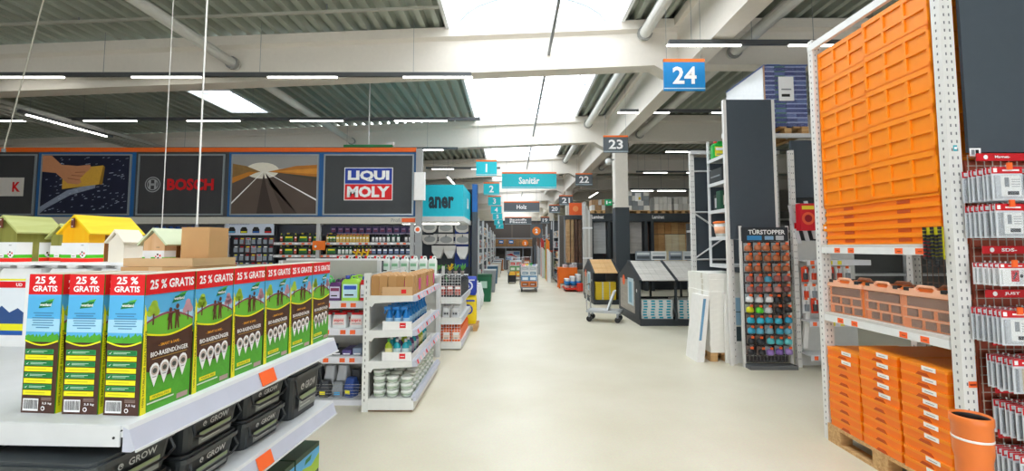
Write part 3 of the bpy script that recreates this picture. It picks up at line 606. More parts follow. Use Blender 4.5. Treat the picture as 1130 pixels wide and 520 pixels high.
# hanging accessories in the left bay
sgn = B().box(-.48,.48,-.01,.01,0,.26,m('cfd8ea',.5)); sgn.frame((-.48,-.0105,0),lt=.002)
sgn.text('Autozubehör',.28,.225,.42,.04,1,m('2a3a7a',.5))
for i, c in enumerate((SKYB,YEL,m('2a6ac8',.5),RED)):
    sgn.poly([(.06+i*.24,.04),(.2+i*.24,.04),(.2+i*.24,.11),(.17+i*.24,.16),(.09+i*.24,.16),(.06+i*.24,.11)],1,PBLACK); sgn.rect(.07+i*.24,.05,.19+i*.24,.075,2,c)
tag(sgn.build('header_sign',None,(bx(274),YB+.03,bzz(259.5))),'pale blue header sign with four small pictures above the hanging car parts','sign')
hk = [m('2a2c33',.4),m('3a4a6a',.4),m('8a3a3a',.5),m('55585e',.4),m('b9bdc4',.4)]
HB = []
for c in hk:
    t = thing('blister_pack','','pack'); kid(B().box(-.05,.05,-.004,.004,0,.14,c),'card',t); kid(B().rbox(-.038,.038,-.035,-.004,.015,.1,.012,m('9aa4b0',.25)),'blister',t); kid(B().box(-.03,.03,-.006,-.004,.11,.13,random.choice((RED,YEL,PWHITE))),'header_strip',t); HB.append(t)
for r_ in range(4):
    for c_ in range(7):
        place(HB[(r_*3+c_*2)%5],(bx(254+c_*6.6),YB+.2,bzz(259.5)-.19-r_*.165),0,'small hanging blister pack of car parts left of the oil shelves','hanging car parts')
kid(B().box(bx(247)-bx(-75),bx(298)-bx(-75),.19,.2,zs[0],bzz(249),m('2c2e33',.6)),'peg_panel',rk)
jug = thing('orange_sign_box','orange price display hung on the rack post under the banners','price display',(bx(352),YB-.002,bzz(276))); kid(B().box(-.12,.12,-.02,.02,0,.18,m('ff7a18',.5)),'board',jug); kid(B().frame((-.12,-.0205,0)).disc(.06,.07,.025,2,PWHITE,10),'dot_print',jug)
bluec = can('blue_canister',.11,.1,.19,m('2457b0',.4),m('1a3f88',.4),m('9fb8e0',.5),'')
for i, px in enumerate((163,171,179,187,195,203)): on(bluec, px, zs[2]+.13, 'blue canister on the shelf behind the bird houses') if i in (0,1,2,3,4,5) else None
kid(B().box(bx(120)-bx(-75),bx(244)-bx(-75),.075,.5,zs[2]+.09,zs[2]+.13,STEEL),'shelf',rk)
for i in range(8): on(oilK, 128+i*14.5, zs[1]+.001, 'black canister on the rack shelf behind the bird houses')
kid(B().box(bx(120)-bx(-75),bx(244)-bx(-75),.075,.5,zs[1]-.04,zs[1],STEEL),'shelf',rk)
# things on the counter shelf
for i,(px,c) in enumerate(((362,PWHITE),(373,m('d8dadc',.5)))):
    t = thing('small_carton','white carton with red lid on the counter under the banner rack','carton',(bx(px),YB+.12,zs[0]+.001),0,'cartons on the counter'); kid(B().box(-.08,.08,-.05,.05,0,.1,c),'body',t); kid(B().box(-.082,.082,-.052,.052,.1,.12,RED),'lid',t)
for i, px in enumerate((392,398,404)):
    t = thing('spray_tool','black spray tool with yellow grip on the counter','spray tool',(bx(px),YB+.03,zs[0]+.001),0,'spray tools on the counter')
    kid(B().lathe([(.05,0),(.055,.1),(.03,.16)],BLACK,10),'tank',t); kid(B().tube((0,0,.14),(.05,0,.3),.02,m('f2c80c',.4),8).tube((.0,0,.22),(-.06,-.02,.26),.015,m('f2c80c',.4),8),'grip',t)
# post with white cabinet at the right end of the banner wall
pt = thing('end_post','grey steel post with a white junction box beside the banner wall','post',(bx(463),YB-.05,0)); kid(B().box(-.07,.05,-.06,.06,0,wz1+.05,m('9ea0a0',.5)),'post',pt)
kid(B().rbox(-.09,.13,-.16,-.06,bzz(222),bzz(192),.02,m('f4f4f2',.4)),'junction_box',pt); kid(B().frame((-.04,-.061,bzz(257)),lt=.002).disc(.02,.06,.07,1,PWHITE,12).disc(.02,.06,.04,2,TAGO,10),'round_sticker',pt)
tag(B().box(-.5,.5,-.05,.05,0,.05,m('1d7a46',.5)).tube((0,0,.05),(0,0,zr(-3)+.06-bzz(160)),.012,STEEL,6).tube((-.3,0,.05),(-.3,0,.08),.02,STEEL,6).box(.38,.52,-.04,.04,.05,.11,STEEL).build('hanging_rail',None,(bx(400),YB+.25,bzz(160))),'short dark green rail hung above the logo banner','rail')
# ================================================================ cleaning bay behind the island (faces the camera)
YC = 4.75
bay = thing('cleaning_shelf','white shelf bay of cleaning goods behind the island','shelf',(-2.6,YC,0)); BW = 1.08
kid(B().box(0,BW,.42,.46,0,1.46,m('b9b6ae',.6)),'back_panel',bay)
hd = kid(B().box(.0,BW+.03,.5,.53,1.32,1.455,m('40464c',.6)).box(0,BW+.03,.49,.54,1.455,1.48,WHITE),'header_board',bay)
p = B().frame((0,.4985,1.32),lt=.001); p.text('OURO',.86,.072,.24,.085,1,PWHITE,.02); kid(p,'lettering',hd)
bz_ = [1.05,.775,.49,.06]
for j, z in enumerate(bz_):
    s = kid(B().box(0,BW,.0,.42,z-.025,z,SH),'shelf',bay)
    kid(B().box(0,BW,-.012,.0,z-.07,z-.004,LIP),'price_rail',s)
    if j < 3:
        for xx in (.56,.66,.83,.93): kid(B().box(xx,xx+.055,-.015,-.012,z-.058,z-.016,TAGO),'price_tag',s)
for x in (-.03,BW): kid(B().box(x,x+.03,.38,.46,0,1.46,SH),'upright',bay)
bk = B()
for i in range(7): bk.tube((BW-.02,.0+i*.06,.06),(BW-.02,.0+i*.06,.40),.003,CHROME,4)
for i in range(6): bk.tube((BW-.02,.0,.06+i*.068),(BW-.02,.37,.06+i*.068),.003,CHROME,4); bk.tube((0,-.015,.06+i*.03),(BW-.02,-.015,.06+i*.03),.002,CHROME,4)
kid(bk,'wire_basket_side',bay)
def bp(x): return (-2.6+x, YC)
g1 = can('detergent_bottle',.15,.08,.25,m('5fc96a',.3),m('2f8f3f',.4),m('eef6e4',.5),'',stripe=m('3aa84a',.5)); g2 = can('detergent_bottle',.13,.08,.22,m('5a2a6a',.35),m('2a8a3a',.4),m('d8d0e8',.5),'',stripe=m('8a2a5a',.5))
g3 = can('detergent_bottle',.19,.09,.26,m('a6e04a',.3),m('3a4aa8',.4),m('c8ecf8',.5),'',stripe=m('2a5ac8',.5)); g4 = can('detergent_bottle',.08,.08,.25,m('d8202a',.35),m('2a4aa8',.4),m('f0f0f8',.5),'')
for x, g, l in ((.18,g3,'lime green detergent canister at the hidden left end of the cleaning bay'),(.38,g2,'purple detergent bottle second from left in the cleaning bay'),(.58,g1,'light green detergent bottle left of the purple bottle'),(.735,g2,'dark purple detergent bottle between two green ones'),(.897,g3,'large lime green detergent canister with blue cap'),(1.037,g4,'red detergent bottle half hidden by the white gondola upright')):
    q = bp(x); place(g,(q[0],q[1]+.1,1.0505),0,l,'detergents on the top shelf of the cleaning bay')
    if g is not g4: place(g,(q[0],q[1]+.25,1.0505),0,'detergent bottle standing in the back row of the cleaning bay','detergent back row')
pk = thing('powder_pack','','pack'); kid(B().rbox(-.075,.075,-.06,.06,0,.13,.015,m('eef0f0',.5),2,-.01,-.015),'bag',pk); kid(B().box(-.06,.06,-.02,.02,.13,.15,RED),'lid',pk)
kid(B().frame((-.075,-.0605,0)).rect(.015,.03,.135,.1,1,m('f4d8d4',.5)).text('sopro',.075,.072,.1,.03,2,RED,.03).rect(.03,.042,.12,.048,2,GREYP),'print',pk)
for i, x in enumerate((.12,.3,.48,.64,.8,.98)):
    q = bp(x); place(pk,(q[0],q[1]+.08,.7755),R(random.uniform(-4,4)),'white powder pack with red lid on the second shelf of the cleaning bay','white powder packs')
    place(pk,(q[0]+.02,q[1]+.24,.7755),R(random.uniform(-4,4)),'white powder pack with red lid on the second shelf of the cleaning bay','white powder packs')
cols = [m('2a3f7a',.5),m('24262c',.5),m('5a4a8a',.5),m('8a98b0',.5),m('d8c23a',.5)]
for i in range(9):
    c = cols[i%5]; x = .12+i*.108; t = thing('flat_pouch','flat coloured pouch lying on the third shelf of the cleaning bay','pouch',(bp(x)[0],YC+.17,.4905),R(random.uniform(-3,3)),'pouches on the third shelf')
    kid(B().rbox(-.048,.048,-.12,.12,0,.03+.02*(i%3),.01,c),'bag',t); kid(B().frame((-.045,-.1205,0)).rect(.01,.006,.08,.02,1,PWHITE),'print',t)
for i in range(14):
    c = random.choice([m('25272c',.5),m('2f4f9a',.5),m('3c3f46',.5),m('d5d7da',.5),m('8f9499',.5)]); x = .1+(i%7)*.137; k = i//7
    t = thing('mesh_bag','crumpled bag in the wire basket at the foot of the cleaning bay','bag',(bp(x)[0],YC+.1+.15*k,.0605),R(random.uniform(-20,20)),'bags in the wire basket')
    hh = .13+.12*random.random()+.06*k
    kid(B().rbox(-.05,.05,-.055,.055,0,hh*.5,.02,c,3,.008,.01).rbox(-.058,.058,-.065,.065,hh*.5,hh,.02,c,3,-.012,-.03),'bag',t); kid(B().frame((-.04,-.0665,0),v=(0,-.1,1)).rect(.012,hh*.2,.07,hh*.42,1,random.choice((PWHITE,YEL,SKYB))),'print',t)
# ================================================================ white gondola C beside the aisle
CX0, CX1, CY0, CY1 = -1.475, -.965, 4.55, 6.02
GW = m('e6e7e3',.4)
go = thing('gondola_shelf','white gondola shelf with boxes and glass jars beside the aisle','shelf',(CX0,CY0,0)); D = CX1-CX0; L = CY1-CY0
for y in (0, L-.05):
    u = kid(B().box(0,.06,y,y+.05,0,1.35,GW),'upright',go)
    if y == 0: 
        sl = B()
        for i in range(22): sl.box(.02,.03,-.001,.001,.1+i*.055,.125+i*.055,m('8f908c',.6)); 
        kid(sl,'slots',u)
kid(B().box(.0,.02,.05,L-.05,.1,1.33,m('cfcfca',.5)),'back_panel',go)
gz = [1.13,.79,.49,.13]
for j, z in enumerate(gz):
    s = kid(B().box(.065,D-.02,0,L,z-.02,z,GW),'shelf',go)
    if j < 3:
        for y in (0,L-.004): kid(B().prism([(.06,z-.1),(.085,z-.11),(.11,z-.075),(D-.02,z-.055),(D-.02,z),(.06,z)],'y',y-.004,y,GW),'bracket',s)
        r = kid(B().prism([(D-.02,z-.055),(D+.0,z-.055),(D+.03,z-.048),(D+.012,z+.004),(D-.02,z+.004)],'y',-.004,L,LILAC),'price_rail',s)
        for i in range(9):
            y = .06+i*.155
            kid(B().hull2([(D+.030,y,z-.04),(D+.030,y+.05,z-.04),(D+.0165,y+.05,z-.002),(D+.0165,y,z-.002)],[(D+.0285,y,z-.042),(D+.0285,y+.05,z-.042),(D+.0145,y+.05,z-.004),(D+.0145,y,z-.004)],m('f2c8cc',.5) if i%3 else RED),'price_tag',s)
    else:
        kid(B().box(.061,D,0,L,.02,z-.02,GW).box(.02,D-.02,.02,L-.02,0,.02,m('8a6a50',.6)).hull2([(D,0,.1),(D+.03,0,.11),(D+.012,0,.15),(D-.02,0,.15)],[(D,L,.1),(D+.03,L,.11),(D+.012,L,.15),(D-.02,L,.15)],LILAC),'base_deck',s)
def C(lx, ly, z): return (CX0+lx, CY0+ly, z)
# top: brown display cartons
cb = [m('c2945f',.8),m('b98a55',.8),m('cfa472',.8)]
ct = thing('display_carton','','carton'); kid(B().box(-.04,.04,-.055,.055,0,.19,cb[0]).prism([(-.038,.19),(.038,.19),(.02,.205),(-.02,.205)],'y',-.05,.05,cb[2]),'carton',ct); kid(B().frame((-.04,-.0552,0)).rect(.02,.03,.06,.034,1,PBLACK).rect(.025,.05,.055,.09,1,cb[1]),'print',ct)
pkn = thing('display_carton','','carton'); kid(B().box(-.04,.04,-.055,.055,0,.19,cb[1]).prism([(-.038,.19),(.038,.19),(.02,.205),(-.02,.205)],'y',-.05,.05,cb[2]),'carton',pkn); kid(B().box(.0405,.042,-.05,.05,.03,.15,m('d8488a',.5)),'pink_label',pkn)
for i in range(5):
    for k in range(9):
        if i < 3 and k > 3: continue
        place(ct if (i+k)%3 else pkn, C(.105+i*.084, .075+k*.145, 1.1305), R(random.uniform(-3,3)), ('small brown carton at the near end of the gondola top shelf' if k == 0 else 'small brown carton further along the gondola top shelf')+(' with pink label' if (i+k)%3 == 0 else ''), 'brown cartons on the gondola top')
o = B().box(-.15,.15,-.003,.0,0,.085,CARD2).frame((-.15,-.0032,0)).rect(.19,.02,.24,.06,1,RED).reset().build('carton_sleeve',None,C(.33,.012,1.1305)); tag(o,'cardboard tray front with red square on the gondola top','tray')
# second shelf: white tray with blue spray bottles
def tray(z, lab):
    t = thing('display_tray',lab,'tray',C(.19,.01,z)); kid(B().box(0,.29,0,1.1,0,.004,WHITE).box(0,.29,0,.004,.004,.085,WHITE).box(0,.004,.004,1.1,.004,.085,WHITE).box(.286,.29,.004,1.1,.004,.06,WHITE),'tray_walls',t)
    kid(B().frame((0,-.0005,0)).rect(.17,.02,.23,.07,1,RED).rect(.18,.04,.22,.046,2,PWHITE),'red_label',t)
tray(.7905,'white display tray with red square below the blue sprayers'); tray(.4905,'white display tray with red square below the teal bottles')
def sprayer(c, h=.24):
    t = thing('spray_bottle','','bottle'); kid(B().lathe([(.032,0),(.036,.02),(.034,.12),(.016,.17),(.014,.19)],c,10),'body',t); kid(B().box(-.012,.05,-.012,.012,.19,.22,c).tube((.035,0,.19),(.048,0,.15),.006,c,6),'spray_head',t)
    kid(B().lathe([(.0365,.04),(.0358,.11)],m('9fc8e8',.5),10),'label',t); return t
sb = sprayer(m('1a7fd0',.3)); 
for i in range(3):
    for k in range(8): place(sb,C(.24+i*.085,.07+k*.13,.7955),R(random.uniform(160,200)),'blue spray bottle on the second shelf of the gondola'+(' at its near end' if k == 0 else ''),'blue spray bottles')
teal = bottle('cleaner_bottle',.2,.036,m('1f9fb0',.25),m('d8e0e0',.4),'',label=m('cfe8e8',.5)); lime = bottle('cleaner_bottle',.2,.036,m('9fb82a',.25),m('3a8f3a',.4),'',label=m('f0e8a0',.5)); vio = bottle('cleaner_bottle',.2,.036,m('5a4a7a',.3),PWHITE,'',label=m('c8b8d8',.5)); 
kinds = [(lime,'lime'),(teal,'teal'),(teal,'teal'),(vio,'violet'),(teal,'teal'),(lime,'lime'),(vio,'violet')]
for i in range(3):
    for k in range(9):
        b, n = kinds[(i+k*2)%7] if k else ((lime,'lime'),(teal,'teal'),(teal,'teal'))[i]
        place(b,C(.24+i*.085,.06+k*.115,.4955),0,n+' cleaner bottle on the third shelf of the gondola'+(' at its near end' if k == 0 else ''),'cleaner bottles')
# bottom: stacked jar packs
ORD = ['first','second','third','fourth','fifth','sixth','seventh','eighth','ninth','tenth','eleventh','twelfth']
jar = thing('jar_pack','','jar'); JG = m('dfe8de',.2,alpha=.8); kid(B().lathe([(.04,0),(.055,.008),(.062,.04),(.06,.048)],JG,10),'bowl',jar); kid(B().lathe([(.064,.048),(.064,.06),(.05,.066)],m('eef2ec',.35),10),'lid',jar); kid(B().lathe([(.056,.014),(.061,.034)],m('8fa88a',.5),10),'label',jar)
for i in range(3):
    for k in range(9):
        n = (4,3,3)[i] if k < 3 else 4
        if i == 0 and k > 3: continue
        for q in range(n): place(jar,C(.15+i*.135+random.uniform(-.004,.004),.08+k*.148,.1505-.02+q*.0665+.0002),0,'glass jar with white lid, '+ORD[k]+' row from the camera, '+('inner','middle','aisle side')[i]+' stack, '+('bottom','second','third','top')[q]+' layer','glass jars on the gondola base')
# ================================================================ row of white canisters behind the gondola
tb = thing('counter_shelf','plain white shelf bay carrying the row of white canisters','shelf',(-2.6,6.45,0)); kid(B().box(0,1.54,0,.4,1.17,1.21,SH),'top',tb); kid(B().box(.0,1.54,.36,.4,0,1.17,m('c9c9c4',.5)),'back_panel',tb)
for x in (0,1.48): kid(B().box(x,x+.06,.3,.36,0,1.17,SH),'leg',tb)
wc = can('white_canister',.122,.1,.27,m('eef3ee',.35),RED,m('dfeee2',.5),'',stripe=m('8cc49a',.5))
for i in range(11): place(wc,(-2.5+i*.135,6.6,1.2105),0,ORD[i]+' from left of the white red-capped canisters behind the brown cartons','white canisters behind the gondola')
# ================================================================ mesh fronted gondola D with orange canisters
DX0, DX1, DY0, DY1 = -1.32, -.79, 7.2, 8.6
gd = thing('mesh_gondola','white three tier gondola with wire mesh sides and orange canisters','shelf',(DX0,DY0,0)); D=DX1-DX0; L=DY1-DY0
dz = [.13,.50,.82]
for z in dz:
    s = kid(B().box(0,D,0,L,z-.1,z,GW) if z > .2 else B().box(0,D,0,L,.02,z,GW),'shelf',gd); kid(B().box(D,D+.012,0,L,z-.07,z+.01,LILAC),'price_rail',s)
    mb = B(); hgt = .27 if z < .8 else .38
    for i in range(12): mb.tube((.02+i*(D-.04)/11,-.004,z),(.02+i*(D-.04)/11,-.004,z+hgt),.003,m('f0f0ee',.4),4)
    for i in range(int(hgt/.045)+1): mb.tube((.02,-.004,z+i*.045),(D-.02,-.004,z+i*.045),.003,m('f0f0ee',.4),4)
    kid(mb,'wire_mesh',gd)
for y in (0,L-.04): kid(B().box(0,.05,y,y+.04,0,1.25,GW),'upright',gd)
oc = can('orange_canister',.13,.1,.22,m('ff6a0c',.35),m('e85a08',.4),m('f6d8c0',.5),'')
for i in range(3):
    for k in range(9): place(oc,(DX0+.14+i*.15,DY0+.09+k*.15,.1305),0,'orange canister on the lowest tier of the mesh gondola'+(', nearest row' if k == 0 else ''),'orange canisters')
wp = thing('white_pack','','pack'); kid(B().rbox(-.06,.06,-.06,.06,0,.15,.02,m('e6e8ea',.3),2,-.01,-.02),'bag',wp); kid(B().frame((-.06,-.061,0)).rect(.02,.03,.1,.09,1,m('9aa0a6',.5)).rect(.03,.05,.09,.07,2,PBLACK),'print',wp)
for i in range(3):
    for k in range(8): place(wp,(DX0+.13+i*.145,DY0+.1+k*.16,.5005),R(random.uniform(-6,6)),'white plastic pack on the middle tier of the mesh gondola','white packs on the middle tier')
dkb = can('dark_bottle',.11,.08,.27,m('2b2e33',.4),BLACK,m('c04a3a',.5),''); grb = bottle('green_bottle',.34,.035,m('1f8a3c',.3),m('146a2c',.4),'',label=m('e0ead8',.5),flat=.9)
for i in range(4):
    for k in range(8):
        a = i == 0 and k < 4
        place(grb if (i < 2 and k == 2) else dkb,(DX0+.1+i*.12,DY0+.08+k*.165,.8205),0,'green bottle with long neck on the top tier of the mesh gondola' if (i<2 and k==2) else 'dark bottle on the top tier of the mesh gondola','bottles on the top tier of the mesh gondola')
# ================================================================ sacks beyond the mesh gondola
pl = thing('small_pallet','small wooden pallet under the blue and yellow sacks','pallet',(-.86,9.05,0))
for y in (-.2,0,.2): kid(B().box(-.2,.2,y-.05,y+.05,.1,.12,PALW),'board',pl)
for x in (-.15,.15): kid(B().box(x-.04,x+.04,-.25,.25,0,.1,PALW),'runner',pl)
def sack(lab,c1,c2,z,loc,h):
    t = thing('sack',lab,'sack',(loc[0],loc[1],z)); kid(B().rbox(-.15,.15,-.09,.09,0,h*.12,.04,c1,3,.015,.015).rbox(-.165,.165,-.105,.105,h*.12,h*.85,.04,c1,3,0,-.01).rbox(-.165,.165,-.095,.095,h*.85,h,.03,c1,3,-.01,-.07),'bag',t)
    p = B().frame((-.165,-.108,0),lt=.002); p.disc(.165,h*.5,.1,1,c2,16); p.disc(.165,h*.5,.07,2,c1,14); p.text('a',.165,h*.5,.07,.07,3,c2,.05); p.rect(.03,h*.78,.3,h*.84,1,c2); kid(p,'print',t)
YS = m('f6d80a',.45); BS = m('1c3fae',.45)
sack('yellow sack with round blue print at the aisle edge',YS,BS,.1205,(-.86,9.0),.55); sack('blue sack on top of the yellow sack at the aisle edge',BS,m('e8eef8',.5),.672,(-.86,9.0),.36)
sack('second blue sack leaning higher behind the yellow one',BS,m('c8d8f8',.5),.0,(-1.2,9.3),1.0)
# ================================================================ bathroom planning stand
tq = thing('turquoise_canopy','bright turquoise canopy box with dark lettering over the washbasin display','canopy',(-1.2,11.1,Z_(239,11.1)))
h = Z_(204,11.1)-Z_(239,11.1)
kid(B().prism([(-1.9,0),(0,0),(0,h),(-1.9,h)],'y',0,2.1,m('18cbe0',.5)),'box',tq); kid(B().box(-1.9,.02,-.02,2.12,-.12,0,m('e8eae8',.5)),'white_valance',tq); kid(B().box(-1.7,-.2,.9,.92,-.15,-.122,TUBE),'light_tube',tq)  # tube under the canopy is an added lamp to brighten the washbasins
p = B().frame((-1.9,-.003,0),lt=.003); p.text('aner',1.36,h*.44,.62,.3,1,m('24404a',.5),.04); kid(p,'lettering',tq)
p = B().frame((.003,.0,0),(0,1,0),lt=.003); p.rect(.9,h*.35,1.3,h*.7,1,PWHITE); kid(p,'side_label',tq)
kid(B().box(.0,.06,-.02,2.2,-1.95,h,m('343b44',.6)) if False else B().box(-.06,.0,2.0,2.1,-Z_(239,11.1),-.12,m('343b44',.6)),'post',tq); kid(B().box(-1.9,-1.84,2.0,2.1,-Z_(239,11.1),-.12,m('343b44',.6)),'post',tq)
wl = B().box(-3.0,-1.02,13.3,13.4,0,3.3,m('3f4650',.6)); tag(wl.build('display_wall'),'dark grey display wall with white washbasins mounted on it','display wall')
tag(B().box(-1.14,-1.0,12.9,13.26,2.6,3.4,m('1f66b0',.5)).box(-1.14,-1.0,12.9,13.26,0,2.6,m('4a5058',.5)).build('blue_end_panel'),'dark end panel with blue top beside the washbasin display','panel')
CER = m('f0f0ee',.25)
def basin(px, py, kind, where):
    p = at(px, py, 13.29); t = thing('washbasin', 'white '+('toilet bowl' if kind == 2 else 'washbasin')+' on the dark display wall, '+where, 'washbasin', p, 0, 'white ceramics on the display wall')
    oval = lambda rx, rz, zc, y, n=18: [(rx*math.cos(2*math.pi*k/n), y, zc+rz*math.sin(2*math.pi*k/n)) for k in range(n)]
    flat = [(-.22,.12),(-.22,-.02),(-.17,-.12),(-.08,-.16),(.08,-.16),(.17,-.12),(.22,-.02),(.22,.12)]
    if kind == 0: kid(B().hull2([(a,-.001,b) for a,b in flat],[(a*.98,-.12,b*1.0) for a,b in flat],CER),'bowl',t); kid(B().hull2(oval(.15,.08,.0,-.127),oval(.165,.09,.0,-.1275),m('b4b8bc',.3)),'basin_hollow',t)
    elif kind == 1: kid(B().hull2([(-.2,-.001,-.14),(.2,-.001,-.14),(.2,-.001,.14),(-.2,-.001,.14)],[(-.21,-.13,-.15),(.21,-.13,-.15),(.21,-.13,.15),(-.21,-.13,.15)],CER),'bowl',t); kid(B().hull2(oval(.17,.085,-.02,-.131),oval(.18,.095,-.02,-.132),m('b4b8bc',.3)),'basin_hollow',t)
    else: kid(B().hull2([(-.17,-.001,.17),(-.15,-.001,-.02),(-.08,-.001,-.2),(.08,-.001,-.2),(.15,-.001,-.02),(.17,-.001,.17)],[(-.18,-.14,.18),(-.16,-.2,-.0),(-.06,-.16,-.18),(.06,-.16,-.18),(.16,-.2,-.0),(.18,-.14,.18)],CER),'bowl',t); kid(B().hull2(oval(.13,.06,.1,-.19),oval(.15,.075,.1,-.2),CER),'seat',t)
    if kind < 2: kid(B().path([(0,-.12,.1),(0,-.17,.12),(0,-.2,.06)],.014,CHROME,6),'tap',t)
for (px,py,k,wh) in ((474.5,251,0,'top row left'),(492.5,251,1,'top row middle'),(510.5,251,0,'top row right'),(475,264,0,'middle row left'),(493,264,1,'middle row centre'),(484,278,2,'left in the lowest row'),(497,278,2,'middle of the lowest row'),(511,279,2,'on the blue board'),(511,264,1,'above the blue board toilet')): basin(px,py,k,wh)
p = at(511,272,13.28); tag(B().box(-.24,.24,-.005,.012,-.6,.62,m('1d3f9a',.5)).build('toilet_backboard',None,p),'blue backing panel with a toilet at the right of the display wall','panel')
for (px,py) in ((482,260),(501,260),(482,268),(487,273),(502,268)):
    tag(B().box(-.09,.09,-.01,.0,-.04,.04,PWHITE).frame((-.09,-.0105,-.04),lt=.002).rect(.02,.05,.14,.06,1,PBLACK).reset().build('price_card',None,at(px,py,13.285)),'small white price card between the washbasins','card','price cards on the display wall')
# counter with plants and small goods in front of the washbasins
cn = thing('promotion_table','grey promotion table with plants before the washbasin wall','table',(-1.75,11.6,0)); kid(B().box(-.75,.6,-.4,.4,.86,.9,STEEL),'top',cn)
for x in (-.7,.55):
    for y in (-.35,.35): kid(B().box(x-.03,x+.03,y-.03,y+.03,0,.86,GREYP),'leg',cn)
for i in range(8):
    x = -2.38+i*.16; c = random.choice((m('f2c80c',.5),m('3f8f3a',.5),m('d8dade',.5),m('5fae4a',.5)))
    t = thing('potted_plant','small potted plant on the promotion table','plant',(x,11.45+.1*(i%2),.9005),0,'plants on the promotion table'); kid(B().lathe([(.04,0),(.055,.1),(.05,.1)],m('9a8f86',.6),10),'pot',t)
    lf = B()
    for k in range(14):
        a = random.uniform(0,6.28); r = random.uniform(.04,.09); zz = .1+random.uniform(.08,.2)
        lf.hull2([(0,0,.1),(.008,0,.1),(0,.008,.1)],[(r*math.cos(a),r*math.sin(a),zz),(r*math.cos(a)+.025,r*math.sin(a),zz-.01),(r*math.cos(a),r*math.sin(a)+.025,zz)],c)
    kid(lf,'foliage',t)
# ================================================================ left side of the aisle, further back
def rackrow(name, lab, x0, x1, y0, y1, h, zs_, col, ups=m('c9ccce',.5), side=1):
    t = thing(name, lab, 'rack', (x0,y0,0)); w = x1-x0; l = y1-y0
    bxp = (0,.03) if side > 0 else (w-.03,w)
    kid(B().box(bxp[0],bxp[1],.04,l-.04,.05,h-.02,col),'back_panel',t)
    for y in (0,l-.05):
        for x in (0,w-.05): kid(B().box(x,x+.05,y,y+.05,0,h,ups),'upright',t)
    for z in zs_: kid(B().box(.03 if side>0 else 0,w if side>0 else w-.03,.05,l-.05,z-.04,z,ups),'shelf',t)
    kid(B().box(.05,w-.05,.005,.03,.1,h-.05,col),'end_panel',t)
    return t
PAL = ['d8dcde','2f3338','b9c0c6','4a7a9a','8f9aa0','f0efe8','c96a2a','7a8a6a','3f5a7a','e8d8b0','a83a2a']
def fill_rack(x0,x1,y0,y1,zs_,lab,group,step=.34,seed=1,front=1):
    rr = random.Random(seed)
    for z in zs_:
        y = y0+.09
        while y < y1-.3:
            w = min(rr.uniform(.2,step), y1-.08-y); hh = rr.uniform(.16,.32); c = m(rr.choice(PAL),.5)
            xa = x1-.32 if front>0 else x0+.02; xb = x1-.02 if front>0 else x0+.32
            t = thing('goods_carton',lab,'carton',((xa+xb)/2,y+w/2,z+.0005),0,group)
            kid(B().box(-(xb-xa)/2,(xb-xa)/2,-w/2+.01,w/2-.01,0,hh,c),'body',t)
            p = B().frame(((xb-xa)/2 if front>0 else -(xb-xa)/2,0,0),(0,front,0),lt=.002); p.rect(-w*.35,hh*.3,w*.35,hh*.75,1,m(rr.choice(PAL),.5))
            p.frame((0,-w/2+.01,0)); p.rect(-.1,hh*.3,.1,hh*.75,1,m(rr.choice(PAL),.5)); kid(p,'print',t)
            y += w+.03
lz = [.15,.62,1.1,1.58,2.06]
for i,(y0,y1,x1,h,c,lab) in enumerate(((13.9,15.9,-1.0,2.5,'4a4f52','first dark rack on the left after the washbasin wall'),(17.0,19.4,-1.05,2.6,'5a5e60','second rack on the left of the far aisle'),(20.8,23.4,-1.1,2.6,'45494c','third rack on the left of the far aisle'),(24.6,27,-1.1,2.5,'585c5e','fourth rack on the left of the far aisle'),(28,30.0,-1.1,2.4,'4c5052','last rack on the left before the far wall'))):
    rackrow('aisle_rack',lab,x1-.6,x1,y0,y1,h,lz,m(c,.6))
    fill_rack(x1-.6,x1,y0,y1,lz[:5],'small carton on the '+lab,'cartons on '+lab[:30],.5,seed=10+i)
gb = thing('green_bin','dark green lidded bin beside the left rack','bin',(-.83,13.6,0)); kid(B().rbox(-.2,.2,-.2,.2,0,.72,.06,m('126a44',.4),3,.03,.03),'body',gb); kid(B().rbox(-.24,.24,-.24,.24,.72,.8,.06,m('0e5a3a',.35)),'lid',gb); kid(B().frame((-.2,-.232,0),lt=.002).rect(.1,.4,.3,.6,1,m('bfe0cc',.5)),'print',gb)
rr = random.Random(3)
for i in range(4):
    t = thing('white_bag','bulky white plastic wrapped bag heaped beside the left aisle','bag',(-.98,11.9+.33*i-.1,0),R(4*i),'white wrapped bags')
    hh = .55+.1*rr.random(); kid(B().rbox(-.17,.17,-.1,.1,0,hh*.45,.05,m('eceeee',.25),4,.02,.02).rbox(-.19,.19,-.12,.12,hh*.45,hh,.05,m('eceeee',.25),4,-.07,-.06),'bag',t); kid(B().tube((0,0,hh),(0,0,hh+.05),.03,m('dfe2e4',.3),8,.05),'knot',t)
for i in range(5):
    x = -.82-.04*(i%2); y = (16.45, 20.1, 24.0, 27.45, 30.5)[i]; c = ('8f9499','3c6a8a','d8d2c4','6a7076','a8642a')[i]
    t = thing('sale_bin','open '+('grey','blue','cream','dark grey','brown')[i]+' sale bin along the left edge of the far aisle','bin',(x,y,0)); kid(B().rbox(-.2,.2,-.28,.28,0,.75,.03,m(c,.5),2,.04,.04),'body',t); kid(B().rbox(-.25,.25,-.33,.33,.75,.79,.03,m('b9bdc0',.4)),'rim',t)
